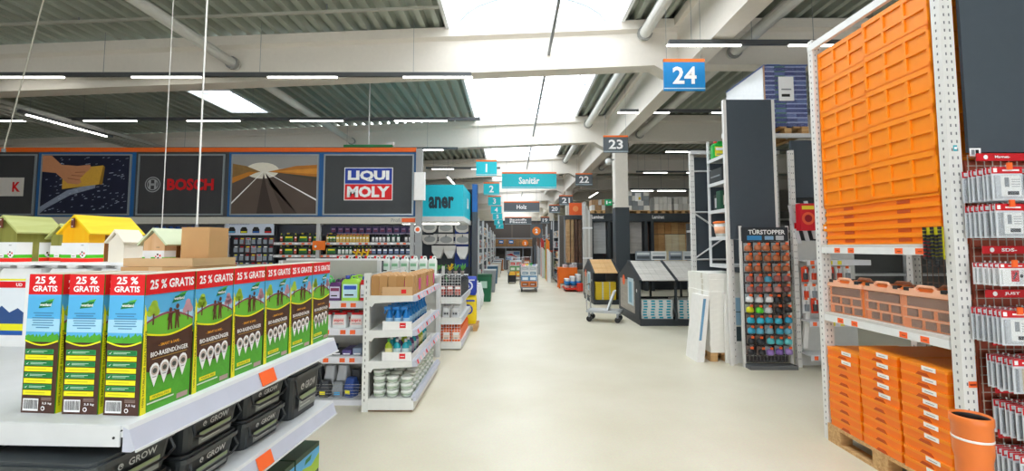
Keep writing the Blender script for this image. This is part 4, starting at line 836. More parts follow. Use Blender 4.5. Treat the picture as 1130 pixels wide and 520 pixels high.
# ================================================================ hanging signs
def carrier(t, z0):
    if SKL-.1 < t.location.x < SKR+.1:
        x = t.location.x; kid(B().hull2([(SKL-.2-x,.005,zr(SKL-.2)-z0-.0),(SKL-.2-x,.025,zr(SKL-.2)-z0-.0),(SKL-.2-x,.025,zr(SKL-.2)-z0+.03),(SKL-.2-x,.005,zr(SKL-.2)-z0+.03)],[(SKR+.2-x,.005,zr(SKR+.2)-z0),(SKR+.2-x,.025,zr(SKR+.2)-z0),(SKR+.2-x,.025,zr(SKR+.2)-z0+.03),(SKR+.2-x,.005,zr(SKR+.2)-z0+.03)],m('c2c8cc',.4)),'carrier_rail',t)
def sign(txts, px0, px1, py0, py1, Y, board, lab, strip=True, bold=.025):
    a = at(px0, py1, Y); b = at(px1, py0, Y); w = b.x-a.x; h = b.z-a.z
    t = thing('hanging_sign', lab, 'sign', ((a.x+b.x)/2, Y, a.z))
    kid(B().box(-w/2,w/2,0,.03,0,h,board).box(-w/2,w/2,-.003,0,h*.055,h*.085,m('cfe4ea',.5)),'board',t)
    if strip: kid(B().box(-w/2,w/2,-.004,.034,h*.9,h,m('f0701c',.5)),'orange_strip',t)
    p = B().frame((-w/2,-.004,0),lt=.002); n = len(txts)
    for i, s in enumerate(txts):
        hh = h*(.55 if n == 1 else .27); ww = {1:.3,2:.58}.get(len(s), .62)*w
        if n == 1 and len(s) > 2: hh = h*.42; ww = w*(.38 if len(s) > 4 else .28)
        p.text(s, w/2, h*(.48 if n == 1 else (.64-.32*i)), ww, hh, 1, PWHITE, bold, len(s) == 1)
    kid(p,'lettering',t)
    for x in (-w*.42, w*.42): kid(B().tube((x,.015,h),(x,.015,zr(t.location.x+x)-a.z+.06),.003,GREYP,4),'wire',t)
    carrier(t, a.z)
SGREY = m('596066',.55); TQ = m('14c2d0',.5)
sign(['24'],733,777.5,65,100,6.8,m('0f86cc',.5),'blue hanging sign with number 24')
for (s,c,cy,w,h,Y) in (('23',679.5,159,27,19,11.1),('22',644.5,198,18.5,13.5,16),('21',624.5,221,15,11,20.5),('20',612,230.5,12,9,24.2),('19',601.5,243,9.5,7,29.0)):
    sign([s],c-w/2,c+w/2,cy-h/2,cy+h/2,Y,SGREY,'small grey hanging sign with number '+s+', '+{'23':'nearest of the grey ones','22':'second of the grey ones','21':'third of the grey ones','20':'fourth of the grey ones','19':'farthest of the grey ones'}[s])
for (s,c,cy,w,h,Y) in (('1',536.8,185.2,23,17,13),('2',542.3,208.3,17.5,14,17.2),('3',545.6,221.8,14,11,21),('4',547.6,231.5,12,9.5,24),('5',549,239,10.5,8,26.5),('6',550.2,245,9.5,7,28.5),('7',551.3,249.5,8.5,6,30.2)):
    sign([s],c-w/2,c+w/2,cy-h/2,cy+h/2,Y,TQ,'small turquoise sign with number '+s+', '+('nearest','second','third','fourth','fifth','sixth','farthest')[int(s)-1]+' in the left row')
sign(['Sanitär'],553.8,614,190,208,14.8,TQ,'wide turquoise hanging sign for sanitary goods')
sign(['Holz'],556,595.3,222.5,234,19.3,SGREY,'wide grey hanging sign for timber')
sign(['Baustoffe','Fliesen'],557,586.5,239.5,247.8,24.8,SGREY,'grey hanging sign with two lines of text, farthest of the wide signs')
rs = at(592,255,22); t = thing('round_number_sign','grey square sign with an orange disc and number 2','sign',rs)
kid(B().box(-.29,.29,0,.03,-.33,.33,SGREY),'board',t); kid(B().tube((0,-.006,0),(0,0,0),.2,m('f5841f',.5),24),'orange_disc',t); kid(B().frame((0,-.008,0),lt=.002).text('2',0,0,.13,.2,1,PWHITE,.05),'lettering',t)
kid(B().tube((0,.015,.33),(0,.015,zr(rs.x)-rs.z+.02),.004,GREYP,4),'wire',t); carrier(t, rs.z)
# ================================================================ far end of the hall
fw = 31.95
pt_ = thing('end_partition','dark brown partition wall closing the aisle at the far end','partition',(0,31.9,0)); PB = m('5c544e',.7)
kid(B().box(-9,9,0,.1,0,3.3,PB),'board_wall',pt_); kid(B().box(-9,9,-.02,.12,3.3,3.42,m('3a3836',.6)),'top_rail',pt_)
for x in range(-8,9,2): kid(B().box(x-.06,x+.06,-.04,0,0,3.3,m('6e645c',.7)),'stile',pt_)
def FX(px): return X_(px, fw)
def FZ(py): return Z_(py, fw)
def fthing(name, lab, cat, px0, px1, py0, py1, c, d=.1, Y=31.9):
    a = at(px0,py1,Y); b = at(px1,py0,Y); return tag(B().box(0,b.x-a.x,0,d,0,b.z-a.z,c).box(.01,b.x-a.x-.01,-.006,0,.03,b.z-a.z-.03,c).build(name,None,a),lab,cat)
fr = thing('far_rack','brown timber fronted rack along the far wall','rack',(FX(546),31.2,0)); wv = FX(587)-FX(546)
n = 9
for i in range(n): kid(B().box(i*wv/n,(i+1)*wv/n-.02,0,.05,Z_(272,31.2),Z_(264,31.2),wood('8a6238','a87c4c',(3,3,9))),'board',fr)
kid(B().box(0,wv,0,.5,Z_(274,31.2),Z_(272.3,31.2),GREYP),'beam',fr)
for x in (0,wv*.28,wv*.74,wv-.08): kid(B().box(x,x+.08,.1,.5,0,Z_(274,31.2),GREYP),'upright',fr)
kid(B().box(0,wv,.05,.5,Z_(264,31.2),Z_(262.5,31.2),GREYP),'top_beam',fr)
for i, px in enumerate((553,564)): tag(B().box(-.16,.16,-.01,.01,-.12,.12,m('1f6fae',.5)).frame((-.16,-.011,-.12),lt=.002).rect(.05,.08,.27,.15,1,PWHITE).reset().build('blue_sign',None,at(px,267,31.15)),'small blue sign on the far timber rack','sign','blue signs on the far rack')
tag(B().tube((0,0,0),(0,-.03,0),.22,m('f5841f',.5),18).frame((0,-.031,0),lt=.002).text('2',0,0,.12,.2,1,PWHITE,.04).reset().build('orange_disc_sign',None,at(579.5,268.5,31.2)),'orange round sign on the far timber rack','sign')
ps = thing('far_poster','white and blue backlit picture above the far doorway','poster',at(558,287,31.72)); w = 16*.0632; h = 10*.0632
kid(B().box(0,w,0,.05,0,h,m('dfe8f4',.5)),'board',ps); kid(B().frame((0,-.001,0),lt=.004).poly([(0,h*.55),(w*.4,h*.7),(w*.9,h*.2),(w*.5,h*.45)],1,RED).rect(0,.02,w*.4,h*.3,1,m('5a8fc8',.5)).rect(w*.55,h*.6,w*.95,h*.9,1,m('7aa8dc',.5)),'print',ps)
kid(B().box(0,.05,.05,.1,-at(558,287,31.72).z,h,GREYP).box(w-.05,w,.05,.1,-at(558,287,31.72).z,h,GREYP),'post',ps)
d1 = B().box(FX(557.5),FX(565),31.85,31.9,0,FZ(286),m('3a211c',.6)); struct(d1,'door_1')
for i,(a,b,y,c) in enumerate(((547,551,283,'9aa0a4'),(551.5,556.5,286,'b9bcbe'),(566,570,284,'7a4a44'),(575,583,283,'6a4038'))):
    t = thing('pallet_stack','stack of wrapped goods against the far wall, '+('leftmost','second from left','right of the doorway','rightmost with reddish wrap')[i],'stack',(FX((a+b)/2),30.65,0)); w = (FX(b)-FX(a))/2
    hh = Z_(y,30.6)
    for k in range(3): kid(B().box(-w,w,-.4,.4,.1+k*(hh-.1)/3,.1+(k+1)*(hh-.1)/3-.02,m(c,.5)),'layer',t)
    kid(B().box(-w,w,-.4,.4,0,.09,PALW),'pallet_base',t)
# ================================================================ trolleys standing in the aisle
def cage(name, lab, loc, w, l, h, cols, print_=True):
    t = thing(name, lab, 'trolley', loc)
    kid(B().box(-w/2,w/2,0,l,.14,.18,GREYP),'platform',t)
    for x in (-w/2+.05,w/2-.05):
        for y in (.08,l-.08):
            kid(B().tube((x-.02,y,.06),(x+.02,y,.06),.06,BLACK,12),'wheel',t); kid(B().box(x-.03,x+.03,y-.03,y+.03,.1,.14,GREYP),'caster',t)
    f = B()
    for x in (-w/2,w/2):
        for y in (0,l): f.tube((x,y,.16),(x,y,h),.014,CHROME,6)
        f.tube((x,0,h),(x,l,h),.012,CHROME,6)
        for i in range(1,6): f.tube((x,l*i/6,.18),(x,l*i/6,h),.005,CHROME,4)
    f.tube((-w/2,0,h*.96),(w/2,0,h*.96),.01,CHROME,6); kid(f,'cage_frame',t)
    return t
def goods(loc, w, d, h, c, c2, lab, cat='carton', group=None, name='goods_carton'):
    t = thing(name, lab, cat, loc, 0, group); kid(B().box(-w/2,w/2,-d/2,d/2,0,h,m(c,.5)),'body',t)
    p = B().frame((-w/2,-d/2-.001,0),lt=.002); p.rect(w*.12,h*.2,w*.88,h*.75,1,m(c2,.5)); p.rect(w*.2,h*.4,w*.7,h*.5,2,PWHITE); kid(p,'print',t); return t
q = at(584,322,16.2); tx = q.x
cage('cage_trolley','wire cage trolley loaded with cartons in the middle of the aisle',(tx,16.2,0),.62,1.2,.98,[])
lay = [('e07a30','8a4a2a',.2),('5a8fb8','e8eef2',.2),('e4e6e6','7a98ac',.18),('d8dadc','b8c0c4',.14)]
z = .1805
for i,(c,c2,hh) in enumerate(lay):
    for k in range(2):
        for y in range(3): goods((tx-.14+.28*k,16.43+.36*y,z),.27,.34,hh-.004,c,c2,('orange','blue','white','pale grey')[i]+' printed carton in the cage trolley','carton','cartons in the cage trolley')
    z += hh
for i in range(7):
    c = ('d8302a','f2c81a','3a9a4a','2a4a9a','e87a2a','c84a8a','e8e8e8')[i]
    t = thing('small_parcel',('red','yellow','green','blue','orange','pink','white')[i]+' small parcel heaped on top of the cage trolley','parcel',(tx-.2+.13*(i%4),16.45+.28*(i//4)+.2*(i%2),z+.0005),R(15*i)); kid(B().rbox(-.055,.055,-.05,.05,0,.06+.03*(i%3),.012,m(c,.5)),'body',t); kid(B().box(-.056,.056,-.01,.01,.0,.0605+.03*(i%3),PWHITE),'band',t)
q2 = at(569,309,22.5)
cage('cage_trolley','second cage trolley with colourful goods farther down the aisle',(q2.x,21.6,0),.62,1.1,1.0,[])
for i,(c,c2,hh) in enumerate((('e8902a','f2d23a',.26),('4a9a4a','e8f0e0',.24),('d8dadc','d83a2a',.24))):
    for k in range(2): goods((q2.x-.14+.28*k,21.85,.1805+sum((.26,.24,.24)[:i])),.27,.34,hh-.004,c,c2,('orange','green','white')[i]+' carton in the farther cage trolley','carton','cartons in the farther trolley')
t = thing('floor_machine','small black and yellow machine standing behind the nearer trolley','machine',(at(565,309,21).x,20.2,0)); kid(B().rbox(-.18,.18,-.2,.2,.06,.35,.06,BLACK),'body',t); kid(B().rbox(-.14,.14,-.14,.14,.35,.5,.05,m('f2b81a',.4),3,-.04,-.04),'hood',t)
for x in (-.15,.15): kid(B().tube((x-.02,0,.06),(x+.02,0,.06),.06,BLACK,10),'wheel',t)
for i in range(3):
    x = at(567,300,26).x-.1+.45*i; t = cage('cage_trolley','grey cage trolley in the distance, '+('left','middle','right')[i]+' of three',(x,25.5+i*1.2,0),.5,.9,1.0,[])
    for k in range(2): goods((x,25.8+i*1.2,.1805+.3*k),.42,.34,.29,('c8c2b4','8f9aa4','b86a3a')[i],('e0dcd0','c23a2a','f0e8d8')[i],'carton in a distant cage trolley','carton','cartons in distant trolleys')
# ================================================================ laminate houses and flatbed cart
HB_ = m('34393d',.55); GW1 = wood('c3bfb6','dcd8d0',(2,30,2)); NW1 = wood('d9a86a','e8c08a',(2,30,2))
def laminate_house(loc, s, bays, roofmat, lab, packs, sidewood):
    t = thing('laminate_display', lab, 'display stand', loc); L = 1.75*s; W1 = .74*s; e = .95*s; rdg = 1.28*s
    kid(B().box(0,W1*bays,0,L,0,.13*s,HB_),'base',t)
    for i in range(bays+1):
        x = W1*i
        kid(B().prism([(0,.13*s),(.05,.13*s),(.05,e-.04),(L/2,rdg-.05),(L-.05,e-.04),(L-.05,.13*s),(L,.13*s),(L,e),(L/2,rdg),(0,e)][:0] or [(0,.13*s),(L,.13*s),(L,e),(L/2,rdg),(0,e)],'x',x-.02,x+.02,HB_) if i in (0,bays) else
            B().box(x-.02,x+.02,0,.05,.13*s,e,HB_).box(x-.02,x+.02,L-.05,L,.13*s,e,HB_),'gable_panel' if i in (0,bays) else 'post',t)
    for i in range(bays):
        n = 5
        for k in range(n):
            x0 = W1*i+.03+(W1-.06)*k/n; x1 = W1*i+.03+(W1-.06)*(k+1)/n-.004
            for sd in (0,1):
                ya, yb = (0-.04, L/2) if sd == 0 else (L+.04, L/2); za = e-.035
                kid(B().hull2([(x0,ya,za),(x1,ya,za),(x1,yb,rdg),(x0,yb,rdg)],[(x0,ya,za+.018),(x1,ya,za+.018),(x1,yb,rdg+.018),(x0,yb,rdg+.018)],roofmat),'plank',t)
    for i in range(bays+1):
        x = W1*i; kid(B().hull2([(x-.03,-.05,e-.045),(x+.03,-.05,e-.045),(x+.03,L/2,rdg),(x-.03,L/2,rdg)],[(x-.03,-.05,e-.015),(x+.03,-.05,e-.015),(x+.03,L/2,rdg+.03),(x-.03,L/2,rdg+.03)],HB_),'roof_bar',t)
    kid(B().box(0,W1*bays,L/2-.02,L/2+.02,.13*s,.5,HB_),'middle_wall',t)
    p = B().frame((-.0215,L,0),(0,-1,0),lt=.003); p.rect(L*.1,.2*s,L*.82,.88*s,1,sidewood); p.rect(L*.5,.35*s,L*.78,.93*s,2,m('cfe0e6',.4)); p.rect(L*.56,.4*s,L*.7,.85*s,3,m('7fb0c4',.4)); p.disc(L*.3,.85*s,.12,3,TAGO,12); p.disc(L*.92,.7*s,.04,3,PWHITE,8)
    kid(p,'side_print',t); return t
H1 = (2.62,9.36,0); laminate_house(H1,1.0,3,GW1,'black laminate display house with pale grey plank roof','b',wood('9a9288','b0a89c',(3,3,20)))
H2 = (2.28,12.75,0); laminate_house(H2,.95,1,NW1,'black laminate display house with honey coloured plank roof','y',wood('a39a90','bdb5aa',(3,3,20)))
lp = thing('laminate_pack','','pack'); kid(B().box(-.32,.32,-.11,.11,0,.05,m('e6e8e6',.5)),'pack',lp)
for x_ in (-.24,-.08,.08,.24): kid(B().box(x_-.04,x_+.04,-.1115,-.11,.008,.042,m('1f9fb4',.5)),'turquoise_print',lp)
yp = thing('laminate_pack','','pack'); kid(B().box(-.29,.29,-.11,.11,0,.05,m('e8c41e',.5)),'pack',yp); kid(B().box(-.1,-.06,-.1115,.1115,.004,.051,m('c9d0c4',.5)).box(.1,.13,-.1115,.1115,.004,.051,m('c9d0c4',.5)),'stripe',yp)
for b in range(3):
    for r_ in range(2):
        for k in range(7-(r_ if b == 0 else 0)): place(lp,(2.62+.37+.74*b+random.uniform(-.015,.015),9.36+.2+.3*r_,.1305+.0555*k),R(random.uniform(-1.5,1.5)),'white laminate pack with turquoise print in the '+('left','middle','right')[b]+' bay of the grey roofed display','white laminate packs')
for b in range(1):
    for k in range(9): place(yp,(2.28+.352+.703*b,12.75+.2,.124+.0555*k),0,'yellow laminate pack stacked in the honey roofed display','yellow laminate packs')
# sample boards on the ridge
for i,(x,w,c,lab) in enumerate(((2.95,.34,'7f8890','grey photo board standing on the ridge of the grey display, left'),(3.3,.34,'e2e4e2','white sample board on the ridge of the grey display'),(3.68,.3,'8b949c','grey photo board on the ridge of the grey display, right'),(4.05,.4,'d6dadb','pale sample board on the ridge above the right bay'))):
    t = thing('sample_board',lab,'board',(x,9.36+.875,1.311)); kid(B().box(-w/2,w/2,-.012,.012,0,.2,m(c,.5)),'board',t); kid(B().frame((-w/2,-.0125,0),lt=.002).rect(.03,.03,w-.03,.09,1,m('4a5258',.5)).rect(.03,.12,w-.03,.17,1,m('c9ced0',.5)),'print',t)
fb = thing('flatbed_cart','steel flatbed cart with a leaning white panel in front of the displays','cart',(2.02,10.0,0),R(-20))
kid(B().box(-.36,.36,-.26,.26,.2,.24,m('b9bcbe',.35,.5)).box(-.3,.3,-.2,.2,.24,.25,m('d0d2d2',.4)),'platform',fb)
for x in (-.3,.3):
    for y in (-.2,.2): 
        kid(B().tube((x,y-.02,.06),(x,y+.02,.06),.06,BLACK,14),'wheel',fb); kid(B().box(x-.02,x+.02,y-.03,y+.03,.1,.2,GREYP),'caster',fb)
kid(B().path([(-.34,-.22,.22),(-.36,-.22,.78),(-.36,.22,.78),(-.34,.22,.22)],.016,CHROME,8).tube((-.35,-.22,.5),(-.35,.22,.5),.012,CHROME,6),'push_handle',fb)
kid(B().hull2([(.05,-.16,.25),(.09,-.16,.25),(.09,.16,.25),(.05,.16,.25)],[(.2,-.16,.66),(.24,-.16,.66),(.24,.16,.66),(.2,.16,.66)],m('e4e6e8',.4)),'leaning_panel',fb)
# ================================================================ laminate wall
YL = 16.6
def lx(px): return X_(px,YL)
def lzz(py): return Z_(py,YL)
lw = thing('laminate_wall','dark laminate presentation wall with header lettering and wood samples','display wall',(lx(652),YL,0)); o0 = lx(652); WW = lx(790)-o0
kid(B().box(0,WW,.55,.65,0,lzz(236),m('30353a',.6)),'back_panel',lw)
hd = kid(B().box(0,WW,.0,.6,lzz(244.5),lzz(235.5),m('353b40',.6)),'header',lw)
p = B().frame((0,-.002,0),lt=.003)
for px in (660,727): p.text('Laminat',lx(px)-o0,lzz(239.5),.44,.13,1,PWHITE,.03)
kid(p,'lettering',hd)
for px in (652,671,691,712,719,768): kid(B().box(lx(px)-o0,lx(px)-o0+.1,.0,.5,0,lzz(244.5),m('353b40',.6)),'divider',lw)
for (a,b,y0,y1,c,d) in ((656,670.5,245,280,'bcbec0','d0d2d4'),(694,711,245,280,'b8b4b0','ccc8c4'),(714,718.5,246,280,'7a5a48','8f6c56')):
    kid(B().box(lx(a)-o0,lx(b)-o0,.3,.34,lzz(y1),lzz(y0),wood(c,d,(2,2,14))),'sample_panel',lw)
for i in range(6):
    a = 722.5+i*7.6; kid(B().box(lx(a)-o0,lx(a+7.3)-o0,.38,.42,lzz(258),lzz(245),wood(('b07a4a','c08a54','b8824c','cc9a62','b07e4e','c4925a')[i],('c8965e','d4a268','cc9860','dcb078','c49a68','d8a86c')[i],(2,2,12))),'plank',lw)
    kid(B().box(lx(a)-o0,lx(a+7.3)-o0,.34,.38,lzz(290),lzz(258.6),wood(('c4925a','cc9c66','ead8b0','ecdcb8','e6d0a4','c08a54')[i],('d8aa70','dcb27c','f4e8c8','f6ecd0','f0e0ba','d4a268')[i],(2,2,12))),'plank',lw)
# loads on top of the wall
def epal(t, w=.8, d=.6, z=0):
    for i in range(3): kid(B().box(-w/2,-w/2+.1,-.07,.07,0,.08,PALW) if i == 0 else (B().box(-.07,.07,-.07,.07,0,.08,PALW) if i == 1 else B().box(w/2-.1,w/2,-.07,.07,0,.08,PALW)),'block',t,(0,-d/2+.07,z))
    kid(B().box(-w/2,w/2,-d/2,d/2,.08,.11,PALW),'deck',t,(0,0,z)); kid(B().box(-w/2,w/2,d/2-.15,d/2,0,.08,PALW),'block',t,(0,0,z))
for i,(px,w,h,c,lab) in enumerate(((661,.5,.4,'b08a62','pallet of brown and white cartons on the laminate wall beside the white column'),(705,.85,.72,'8c9296','pallet of grey crates on the laminate wall right of the column'),(733,.64,.5,'d8d6d0','pallet of white wrapped cartons above the header lettering'),(755,.66,.5,'c2c0ba','pallet of pale wrapped cartons at the right of the laminate wall'))):
    t = thing('pallet_load',lab,'pallet load',(lx(px),YL+.3,lzz(235.5)+.001)); epal(t,w)
    n = 4; 
    for a in range(n):
        for b in range(4 if i == 1 else 2):
            hh = (h)/(4 if i == 1 else 2); kid(B().box(-w/2+a*w/n+.006,-w/2+(a+1)*w/n-.006,-.28,.28,.112+b*hh,.112+(b+1)*hh-.008,m(c if (a+b)%3 else 'e4e2dc',.5)),'carton',t)
    if i == 1: kid(B().box(-.1,.12,-.283,-.281,.45,.75,PWHITE).box(.02,.1,-.286,-.283,.5,.6,m('f2d02a',.5)),'label',t)
ex = at(671.5,223.5,13.0); t = thing('exit_sign','small green exit sign on the white column','sign',ex); kid(B().box(-.1,.1,0,.05,-.09,.09,m('12a86a',.5)),'board',t); kid(B().frame((0,-.001,0),lt=.002).rect(-.07,-.05,-.03,.05,1,PWHITE).poly([(.0,-.015),(.04,-.015),(.04,-.035),(.075,0),(.04,.035),(.04,.015),(.0,.015)],1,PWHITE),'pictogram',t)
kid(B().tube((.0,.06,0),(.2,.2,0),.02,GREYP,6),'bracket',t)
dm = at(671.5,178.5,13.0); t = thing('dome_camera','white round dome camera beside the number 23 sign','camera',dm); kid(B().lathe([(.02,-.1),(.08,-.07),(.1,0),(.08,.06),(.04,.09)],m('f0f0ee',.3),14),'dome',t); kid(B().tube((0,0,.05),(.2,.2,.1),.02,GREYP,6),'arm',t)
# ================================================================ right side of the far aisle
rl = thing('wrapped_roll_bundle','tall bundle of grey wrapped boards beside the laminate wall','boards',(at(648.5,300,15.2).x,15.2,0))
for i in range(4): kid(B().box(-.13+i*.066,-.07+i*.066,-.2,.2,0,3.1-.14*i,m(('c9c8c4','b8b4ae','d4d4d2','a8a4a0')[i],.4)),'board',rl)
kid(B().box(-.135,.135,-.203,.203,1.2,1.26,m('e8e8ea',.3)).box(-.135,.135,-.203,.203,2.2,2.26,m('e8e8ea',.3)),'band',rl)
wr = thing('panel_rack','open rack of upright wood panels on the right of the aisle','rack',(2.25,18.6,0))
for i in range(7):
    kid(B().box(i*.16,i*.16+.13,0,.5,.95,2.72,wood(('b08a5c','9a7a54','4a3226','5a4234','3f2c24','8a6c4c','6a5040')[i],('c8a478','ae8f68','5e4434','705646','523a2e','a08260','826652')[i],(3,3,8))),'wood_panel',wr)
kid(B().box(-.05,1.2,-.02,.55,.85,.94,m('5a5d60',.5)),'shelf',wr); kid(B().box(-.05,1.2,.0,.5,2.74,2.9,m('3c4044',.5)),'header',wr)
for x in (-.05,1.12): kid(B().box(x,x+.08,.5,.58,0,2.9,GREYP),'upright',wr)
tag(B().box(0,.52,0,.06,0,.5,m('f2642a',.5)).frame((0,-.002,0),lt=.003).disc(.26,.26,.12,1,m('ff9a5a',.5),12).reset().build('orange_board',None,(2.36,18.62,2.91)),'orange square board above the upright wood panels','board')
ot = thing('orange_table','orange service table standing before the wood panels','table',(at(626,315,17.9).x,17.9,0)); kid(B().box(-.37,.37,-.3,.3,.74,.8,m('ff7a10',.45)),'top',ot); kid(B().box(-.36,.36,-.29,-.26,.2,.74,m('ff7a10',.45)),'front_panel',ot)
for x in (-.33,.33):
    for y in (-.25,.25): kid(B().box(x-.03,x+.03,y-.03,y+.03,0,.74,m('e86a08',.45)),'leg',ot)
for i in range(3): goods((ot.location.x-.05+.15*(i%2),17.85,.8005+.12*(i//2)),.26,.2,.115,'e4e6e8','b8c0c8',('left','right','upper')[i]+' white carton on the orange table') if i < 2 else goods((ot.location.x+.28,17.9,.8005),.16,.2,.18,'d8dadc','a0a8b0','tall white carton at the right of the orange table')
ox = at(633,322,16.3).x; pj = thing('pallet_truck','red pallet truck under white and blue buckets','pallet truck',(ox,16.3,0)); kid(B().box(-.3,.3,-.05,1.0,.08,.13,m('d8321c',.4)),'forks',pj); kid(B().rbox(.1,.34,-.16,-.05,.04,.32,.03,m('d8321c',.4)),'hydraulic_block',pj)
for x in (-.22,.22): kid(B().tube((x-.03,.8,.05),(x+.03,.8,.05),.05,BLACK,10),'wheel',pj)
for i in range(3):
    for k in range(2):
        t = thing('paint_bucket','white paint bucket with blue band on the red pallet truck','bucket',(ox-.2+.2*i,16.45+.28*k,.1305),0,'paint buckets on the pallet truck'); kid(B().lathe([(.08,0),(.095,.3+.08*i),(.1,.31+.08*i),(.08,.325+.08*i)],m('e8ecee',.4),14),'body',t); kid(B().lathe([(.0865,.08),(.094,.24)],m('2a7fc0',.4),14),'label',t)
# upright coloured boards and racks along the far right
cl = ['f2f2f0','ff8a1a','9ac83a','e8e8e6','c9302a','dfe2e4','b8bcc0','7a4a34','e0dcd4','5a6068']
for i in range(10):
    y = 20.5+i*.95; x = 1.55+.05*(i%3)-.02*i; hh = 1.5+.7*((i*37)%10)/10
    t = thing('upright_boards',('white','orange','lime green','pale','red','light grey','grey','brown','cream','dark grey')[i]+' board pack standing upright along the far right of the aisle','boards',(x+.05,y,0)); 
    for k in range(3): kid(B().box(k*.05,k*.05+.045,0,.5,0,hh-.06*k,m(cl[i],.5)),'board',t)
ds = thing('dark_end_panel','dark grey end panel with orange foot strip on the far right','panel',(at(613,277,22).x,22.4,0)); kid(B().box(-.24,.24,0,.08,1.4,2.45,m('3d444c',.55)),'board',ds); kid(B().box(-.24,.24,-.004,0,1.33,1.42,m('c9523a',.5)),'foot_strip',ds)
for x in (-.2,.2): kid(B().box(x-.03,x+.03,.08,.14,0,2.45,GREYP),'post',ds)
for i,(y0,y1,h,c,lab) in enumerate(((19.6,22.2,3.0,'5c5650','first tall rack on the right beyond the wood panels'),(23.2,26.2,2.9,'4c5054','second tall rack on the right of the far aisle'),(27,30.4,2.8,'5a5652','last tall rack on the right before the far wall'))):
    rackrow('aisle_rack',lab,2.0,2.8,y0,y1,h,lz,m(c,.6),side=-1); fill_rack(2.0,2.8,y0,y1,lz,'carton on the '+lab,'cartons on '+lab[:28],.5,seed=40+i,front=-1)
# background racks seen between the displays on the right
for i,(x0,x1,y,h) in enumerate(((5.2,8.2,13.0,2.3),(8.6,12.5,12.2,2.6),(7.5,13.5,20.0,3.2))):
    t = thing('background_rack',('low grey rack behind the tall dark rack','grey rack at the far right behind the orange crates','wide rack at the back right of the hall')[i],'rack',(x0,y,0)); w = x1-x0
    kid(B().box(0,w,.5,.54,0,h,m('6a6a68',.6)),'back_panel',t)
    for k in range(4): kid(B().box(0,w,0,.5,.1+k*h*.28,.16+k*h*.28,STEEL),'shelf',t)
    for x in (0,w/2,w-.08): kid(B().box(x,x+.08,0,.08,0,h,STEEL),'upright',t)
# back left racks above which the roof shows
for i,(x0,x1,y,h,lab) in enumerate(((-6.2,-3.3,14.6,2.9,'grey rack wall behind the turquoise canopy'),(-5.5,-2.4,21.5,2.9,'grey rack wall far behind the washbasin display'))):
    t = thing('background_rack',lab,'rack',(x0,y,0)); w = x1-x0; kid(B().box(0,w,.5,.54,0,h,m('7c7a76',.6)),'back_panel',t)
    for k in range(4): kid(B().box(0,w,0,.5,.1+k*h*.28,.16+k*h*.28,STEEL),'shelf',t)
    for x in (0,w-.08): kid(B().box(x,x+.08,0,.08,0,h,STEEL),'upright',t)
# ================================================================ right foreground rack with orange crates
RX, RY0, RY1 = 2.66, 2.73, 3.97
UPM = m('e2e0dc',.4); SLOT = m('77777a',.7)
def upright(name, w, d, h, slots=True, sc=(.05,.03)):
    mb = B().box(0,w,0,d,0,h,UPM)
    if slots:
        i = 0; z = .1
        while z < h-.05:
            for fx in (.3,.7): mb.box(w*fx-.004,w*fx+.004,-.0008,.001,z,z+.018,SLOT)
            for fy in (.5,): mb.box(-.0012,.001,d*fy-.004,d*fy+.004,z+.012,z+.028,SLOT)
            z += sc[0]
    return mb
rr_ = thing('heavy_rack','white perforated steel rack holding orange crates at the right','rack',(RX,RY0,0)); RL = RY1-RY0
up = kid(upright('u',.08,.06,3.9),'upright',rr_); u2 = kid(upright('u',.08,.06,3.45),'upright',rr_,(0,RL-.06,0)); kid_mesh(up,rr_,(.78,0,0)); kid_mesh(u2,rr_,(.78,RL-.06,0))
SBm = m('e8e8e6',.4)
def rshelf(z):
    s = kid(B().box(.0,.86,.072,RL-.072,z-.02,z,m('d0ccc4',.5)),'shelf',rr_); b = kid(B().box(-.004,.03,.072,RL-.072,z-.072,z-.021,SBm),'beam',rr_); kid(B().box(.84,.87,.072,RL-.072,z-.072,z-.021,SBm),'beam',rr_)
    for y in (.2,.36,.8,.95): kid(B().box(-.007,-.004,y,y+.06,z-.066,z-.028,TAGO).box(-.0075,-.007,y+.012,y+.04,z-.052,z-.046,m('a83a10',.5)),'price_tag',s)
rshelf(1.635); rshelf(1.068)
kid(B().box(-.004,.03,.0,RL,3.36,3.42,SBm),'top_beam',rr_)
wm = B()
for i in range(22): wm.tube((.83,.1+i*.05,.2),(.83,.1+i*.05,3.2),.0025,m('8a6a58',.5),4)
for i in range(44): wm.tube((.828,.08,.2+i*.07),(.828,RL-.08,.2+i*.07),.0025,m('8a6a58',.5),4)
kid(wm,'wire_back',rr_)
OR = m('ff9010',.38,var=.04); OR2 = m('ff7c06',.38,var=.04); LBL = m('f6f2ec',.6)
def crate(w, d, h):     # width along Y (facing aisle), depth along X
    t = thing('folding_crate','','crate'); th = .012
    kid(B().box(0,d,-w/2,w/2,0,.012,OR).box(th,2*th,-w/2+th,w/2-th,.012,h-.002,OR).box(d-2*th,d-th,-w/2+th,w/2-th,.012,h-.002,OR).box(2*th,d-2*th,-w/2+th,-w/2+2*th,.012,h-.002,OR).box(2*th,d-2*th,w/2-2*th,w/2-th,.012,h-.002,OR),'walls',t)
    rb = B()
    for (z0,z1) in ((.0,.028),(h*.44,h*.52),(h-.035,h)):
        rb.box(0,th,-w/2,w/2,z0,z1,OR); rb.box(0,d,-w/2,-w/2+th,z0,z1,OR); rb.box(0,d,w/2-th,w/2,z0,z1,OR)
    for k in range(4):
        y = -w/2+(w-.022)*k/3; rb.box(.001,th,y,y+.022,.028,h-.035,OR)
    for k in range(3):
        x = (d-.022)*k/2; rb.box(x,x+.022,-w/2+.001,-w/2+th,.028,h-.035,OR); rb.box(x,x+.022,w/2-th,w/2-.001,.028,h-.035,OR)
    kid(rb,'ribs',t)
    return t
